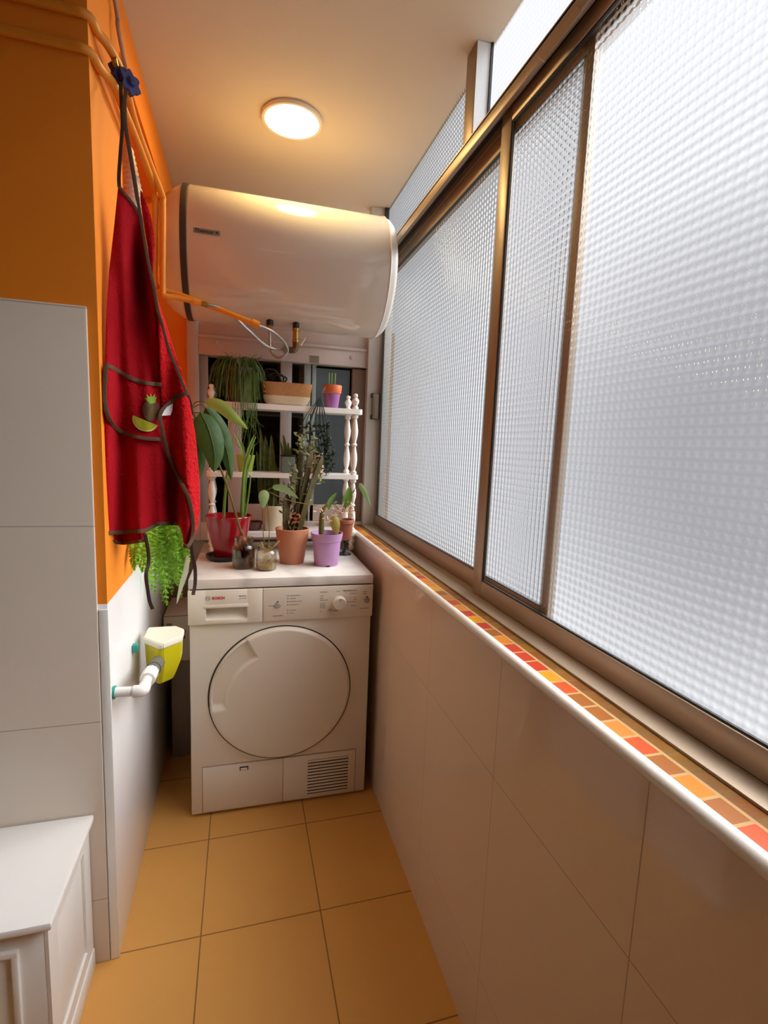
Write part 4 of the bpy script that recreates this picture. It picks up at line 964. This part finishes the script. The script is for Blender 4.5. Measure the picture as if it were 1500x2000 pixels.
# straps and ties
hk = at(238, 172, 'y', -.35); hk2 = at(247, 178, 'y', -.345)
s1 = [at(235, 160, 'y', -.352), at(237, 205, 'y', -.37), at(239, 245, 'y', -.385), at(235, 300, 'y', -.395), A(232, 345), A(233, 366)]
s2 = [at(246, 176, 'y', -.345), at(243, 205, 'y', -.385), at(245, 245, 'y', -.402), at(254, 300, 'y', -.408), A(263, 355, .02), A(269, 392, .0235)]
obj('neck_strap', ribbon(s1, .0068), P('dark_binding', '3A2418', .85), AP)
obj('neck_strap', ribbon(s2, .0080), M_trim, AP)
obj('tie', ribbon([A(283, 1044, -.004), A(289, 1075, -.004), A(290, 1100, 0), A(285, 1122, .004), A(288, 1150, 0), A(292, 1174, 0), A(298, 1190, 0)], .0078), P('dark_binding', '3A2418', .85), AP)
obj('tie', ribbon([A(374, 1058, .01), A(376, 1082, .01), A(381, 1112, .01), A(381, 1140, .01), A(377, 1162, .01)], .0085), P('dark_binding', '3A2418', .85), AP)
obj('tie', ribbon([A(366, 772, .012), A(372, 790, .006), A(373, 812, .0)], .008), P('dark_binding', '3A2418', .85), AP)

# ================================================================ box and grey cabinet beside the dryer
T = lab(obj('storage_cabinet', MB().box(-.742, -.652, .365, .545, 0, .428, .003), P('grey_laminate', 'A29890', .5, var=.06)), 'narrow grey cabinet squeezed between dryer and tiled wall', 'cabinet')
T = thing('cardboard_box', 'white cardboard box with red bird print beside the dryer', 'box', (-.71, .43, .4285))
obj('carton', MB().box(-.758, -.668, .312, .545, .4285, .610, .002), P('white_card', 'E8D8C6', .6, var=.06), T)
obj('lid_crease', MB().box(-.758, -.668, .3112, .3122, .6065, .6085), P('crease', '7A6652', .8), T, flat=True)
def bp_(u, v): return at(u, v, 'y', .3113)
b = MB(); p0, p1 = bp_(325, 1218), bp_(336, 1233)
b.box(p0.x, p1.x, .3108, .3116, p1.z, p0.z); obj('printed_square', b, P('print_grey', 'A49484', .7, var=.35, vscale=400, dark='7A6A5C'), T, flat=True)
b = MB(); pts = [(360, 1228), (363, 1232), (361, 1240), (362, 1248), (359, 1246), (355, 1250), (356, 1243), (354, 1238)]
b.prism([bp_(u, v) for u, v in pts], (0, -.0006, 0)); obj('red_print', b, P('print_red', 'B5303A', .6), T, flat=True)

# ================================================================ yellow container on the white drain pipe
YC = -.205
c0, c1 = Y(284, 1285, YC), Y(345, 1285, YC)
T = thing('drain_funnel', 'lime yellow plastic tub with white lid on the drain pipe', 'tub', tuple(Y(312, 1300, YC+.04)))
def hexa(zz, k, dx=0):
    xl, xr = -.742, -.640; yl, yr = -.225, -.095; cx, cy = (xl+xr)/2, (yl+yr)/2
    pts = [(xl, yr), (xl, yl+.05), (xl+.045, yl), (xl+.058, yl), (xr, yl+.045), (xr, yr-.03), (xr-.025, yr)]
    return [(cx+(x-cx)*k+dx, cy+(y-cy)*k, zz) for x, y in pts]
zt = .705
def hull(levels):
    b = MB(); rings = [hexa(*l) for l in levels]; vs = [[b.b.verts.new(p) for p in r] for r in rings]; n = len(vs[0])
    for a, q in zip(vs, vs[1:]):
        for i in range(n): b.b.faces.new([a[i], a[(i+1) % n], q[(i+1) % n], q[i]])
    b.b.faces.new(vs[0][::-1]); b.b.faces.new(vs[-1]); bmesh.ops.bevel(b.b, geom=list(b.b.edges), offset=.0025, segments=2, affect='EDGES'); return b
obj('tub', hull([(.585, .62, -.008), (.60, .72, -.006), (.64, .90), (zt-.006, .95)]), P('lime_yellow_plastic', 'C0B414', .35, var=.06), T, ang=.5)
obj('lid', hull([(zt-.008, 1.0), (zt+.006, 1.03), (zt+.011, 1.0)]), P('white_lid', 'EDE6D0', .35), T, ang=.5)
obj('clip', MB().box(XL+.002, XL+.016, -.215, -.195, zt-.018, zt+.004, .002), P('teal_plastic', '2E8C80', .5), T)
T = thing('drain_pipe', 'white plastic drain pipe with elbow and grey coupling below the yellow tub', 'pipe', tuple(Y(250, 1350, -.42)))
w0 = V((XL+.002, -.432, .684)); e0 = V((-.705, -.432, .682))
q1 = V((-.699, -.38, .684)); q2 = V((-.697, -.335, .683)); q3 = V((-.700, -.215, .655))
obj('pipe', MB().tube([w0, w0.lerp(e0, .7), e0, V((-.699, -.425, .682)), q1, q2], .0115, 18, sub=6), M_white, T)
obj('elbow', MB().tube([V((-.72, -.432, .682)), V((-.707, -.432, .682)), V((-.700, -.427, .682)), V((-.699, -.41, .683))], .0142, 18, sub=5), M_white, T)
obj('nut', MB().tube([q1+V((0, .0, 0)), q2], .0185, 10, smooth=False), M_white, T, flat=True)
obj('coupling', MB().tube([q2, q2.lerp(q3, .5)], .0165, 18, smooth=False).tube([q2.lerp(q3, .3), q3], .019, 18, smooth=False), P('grey_coupling', '5E5A54', .5), T)
obj('sealing_tape', MB().lathe([(.0115, 0), (.015, 0), (.015, .006), (.0115, .006)], 16, (XL+.002, -.432, .684), 'x'), P('teal_plastic', '2E8C80', .5), T)

# ================================================================ white chest bottom left
T = thing('storage_chest', 'white painted wooden chest with panelled sides against the pillar', 'chest', (-1.2, -.59, 0))
X1, Y0, Y1, ZH = -.824, -.715, -.456, .384
obj('body', MB().box(-1.65, X1, Y0, Y1, 0, ZH, .002), M_chest, T)
obj('lid', MB().box(-1.67, -.806, -.733, -.455, ZH, .400, .004), M_chest, T)
obj('plinth', MB().box(-1.66, -.814, -.725, -.456, 0, .052, .005), M_chest, T)
b = MB(); fr = .006
b.box(X1, X1+fr, Y0, Y0+.045, .052, ZH).box(X1, X1+fr, Y1-.045, Y1, .052, ZH).box(X1, X1+fr, Y0+.045, Y1-.045, ZH-.045, ZH).box(X1, X1+fr, Y0+.045, Y1-.045, .052, .085)
obj('side_frame', b, M_chest, T, flat=True)
def mould(b, x0, x1, z0, z1, y, w_=.012):
    for a0, a1, c0_, c1_ in ((x0, x1, z1-w_, z1), (x0, x1, z0, z0+w_), (x0, x0+w_, z0+w_, z1-w_), (x1-w_, x1, z0+w_, z1-w_)): b.box(a0, a1, y-.008, y+.004, c0_-(.002 if c0_ > z0 and c1_ < z1 else 0), c1_+(.002 if c0_ > z0 and c1_ < z1 else 0), .0025)
b = MB(); mx_ = at(37, 1852, 'y', Y0); mould(b, -1.20, mx_.x, .08, mx_.z, Y0); mould(b, -1.60, -1.25, .08, mx_.z, Y0)
obj('front_moulding', b, M_chest, T)

# ================================================================ light
def area(name, loc, rot, sx, sy, e, col):
    l = bpy.data.lights.new(name, 'AREA'); l.shape = 'RECTANGLE'; l.size = sx; l.size_y = sy; l.energy = e; l.color = col
    o = bpy.data.objects.new(name, l); COL.objects.link(o); o.location = loc; o.rotation_euler = rot; return o
area('front_fill', (-1.1, -2.4, 2.3), (0, 0, 0), .6, .6, .9, (1, .85, .68))  # unseen fill light added behind the camera to brighten front faces
su = bpy.data.lights.new('overcast_sky', 'SUN'); su.energy = 7.0; su.angle = R(60); su.color = (.93, .96, 1)
so = bpy.data.objects.new('overcast_sky', su); COL.objects.link(so)
d = V((-1, .10, -.95)); so.rotation_euler = d.to_track_quat('-Z', 'Y').to_euler(); so.location = (3, -1, 4)
W = bpy.data.worlds.new('courtyard'); sc.world = W; W.use_nodes = True; nt = W.node_tree; nt.nodes.clear()
o = nt.nodes.new('ShaderNodeOutputWorld'); bg = nt.nodes.new('ShaderNodeBackground'); tc = nt.nodes.new('ShaderNodeTexCoord')
dp_ = nt.nodes.new('ShaderNodeVectorMath'); dp_.operation = 'DOT_PRODUCT'
az, el = R(56), R(0); dp_.inputs[1].default_value = (math.sin(az)*math.cos(el), math.cos(az)*math.cos(el), math.sin(el))
cr = nt.nodes.new('ShaderNodeValToRGB'); e = cr.color_ramp.elements
e[0].position = .90; e[0].color = (.80, .81, .84, 1); e[1].position = .985; e[1].color = (.34, .34, .36, 1)
nt.links.new(tc.outputs['Generated'], dp_.inputs[0]); nt.links.new(dp_.outputs['Value'], cr.inputs[0]); nt.links.new(cr.outputs[0], bg.inputs[0]); nt.links.new(bg.outputs[0], o.inputs[0])
bg.inputs[1].default_value = 1.05

sc.view_settings.view_transform = 'Standard'; sc.view_settings.look = 'None'; sc.view_settings.exposure = .42
sc.cycles.use_denoising = True
sc.cycles.max_bounces = 12; sc.cycles.transparent_max_bounces = 16; sc.cycles.sample_clamp_indirect = 4
for o_ in list(bpy.data.objects):
    for k in ('_off', '_local'):
        if k in o_: del o_[k]
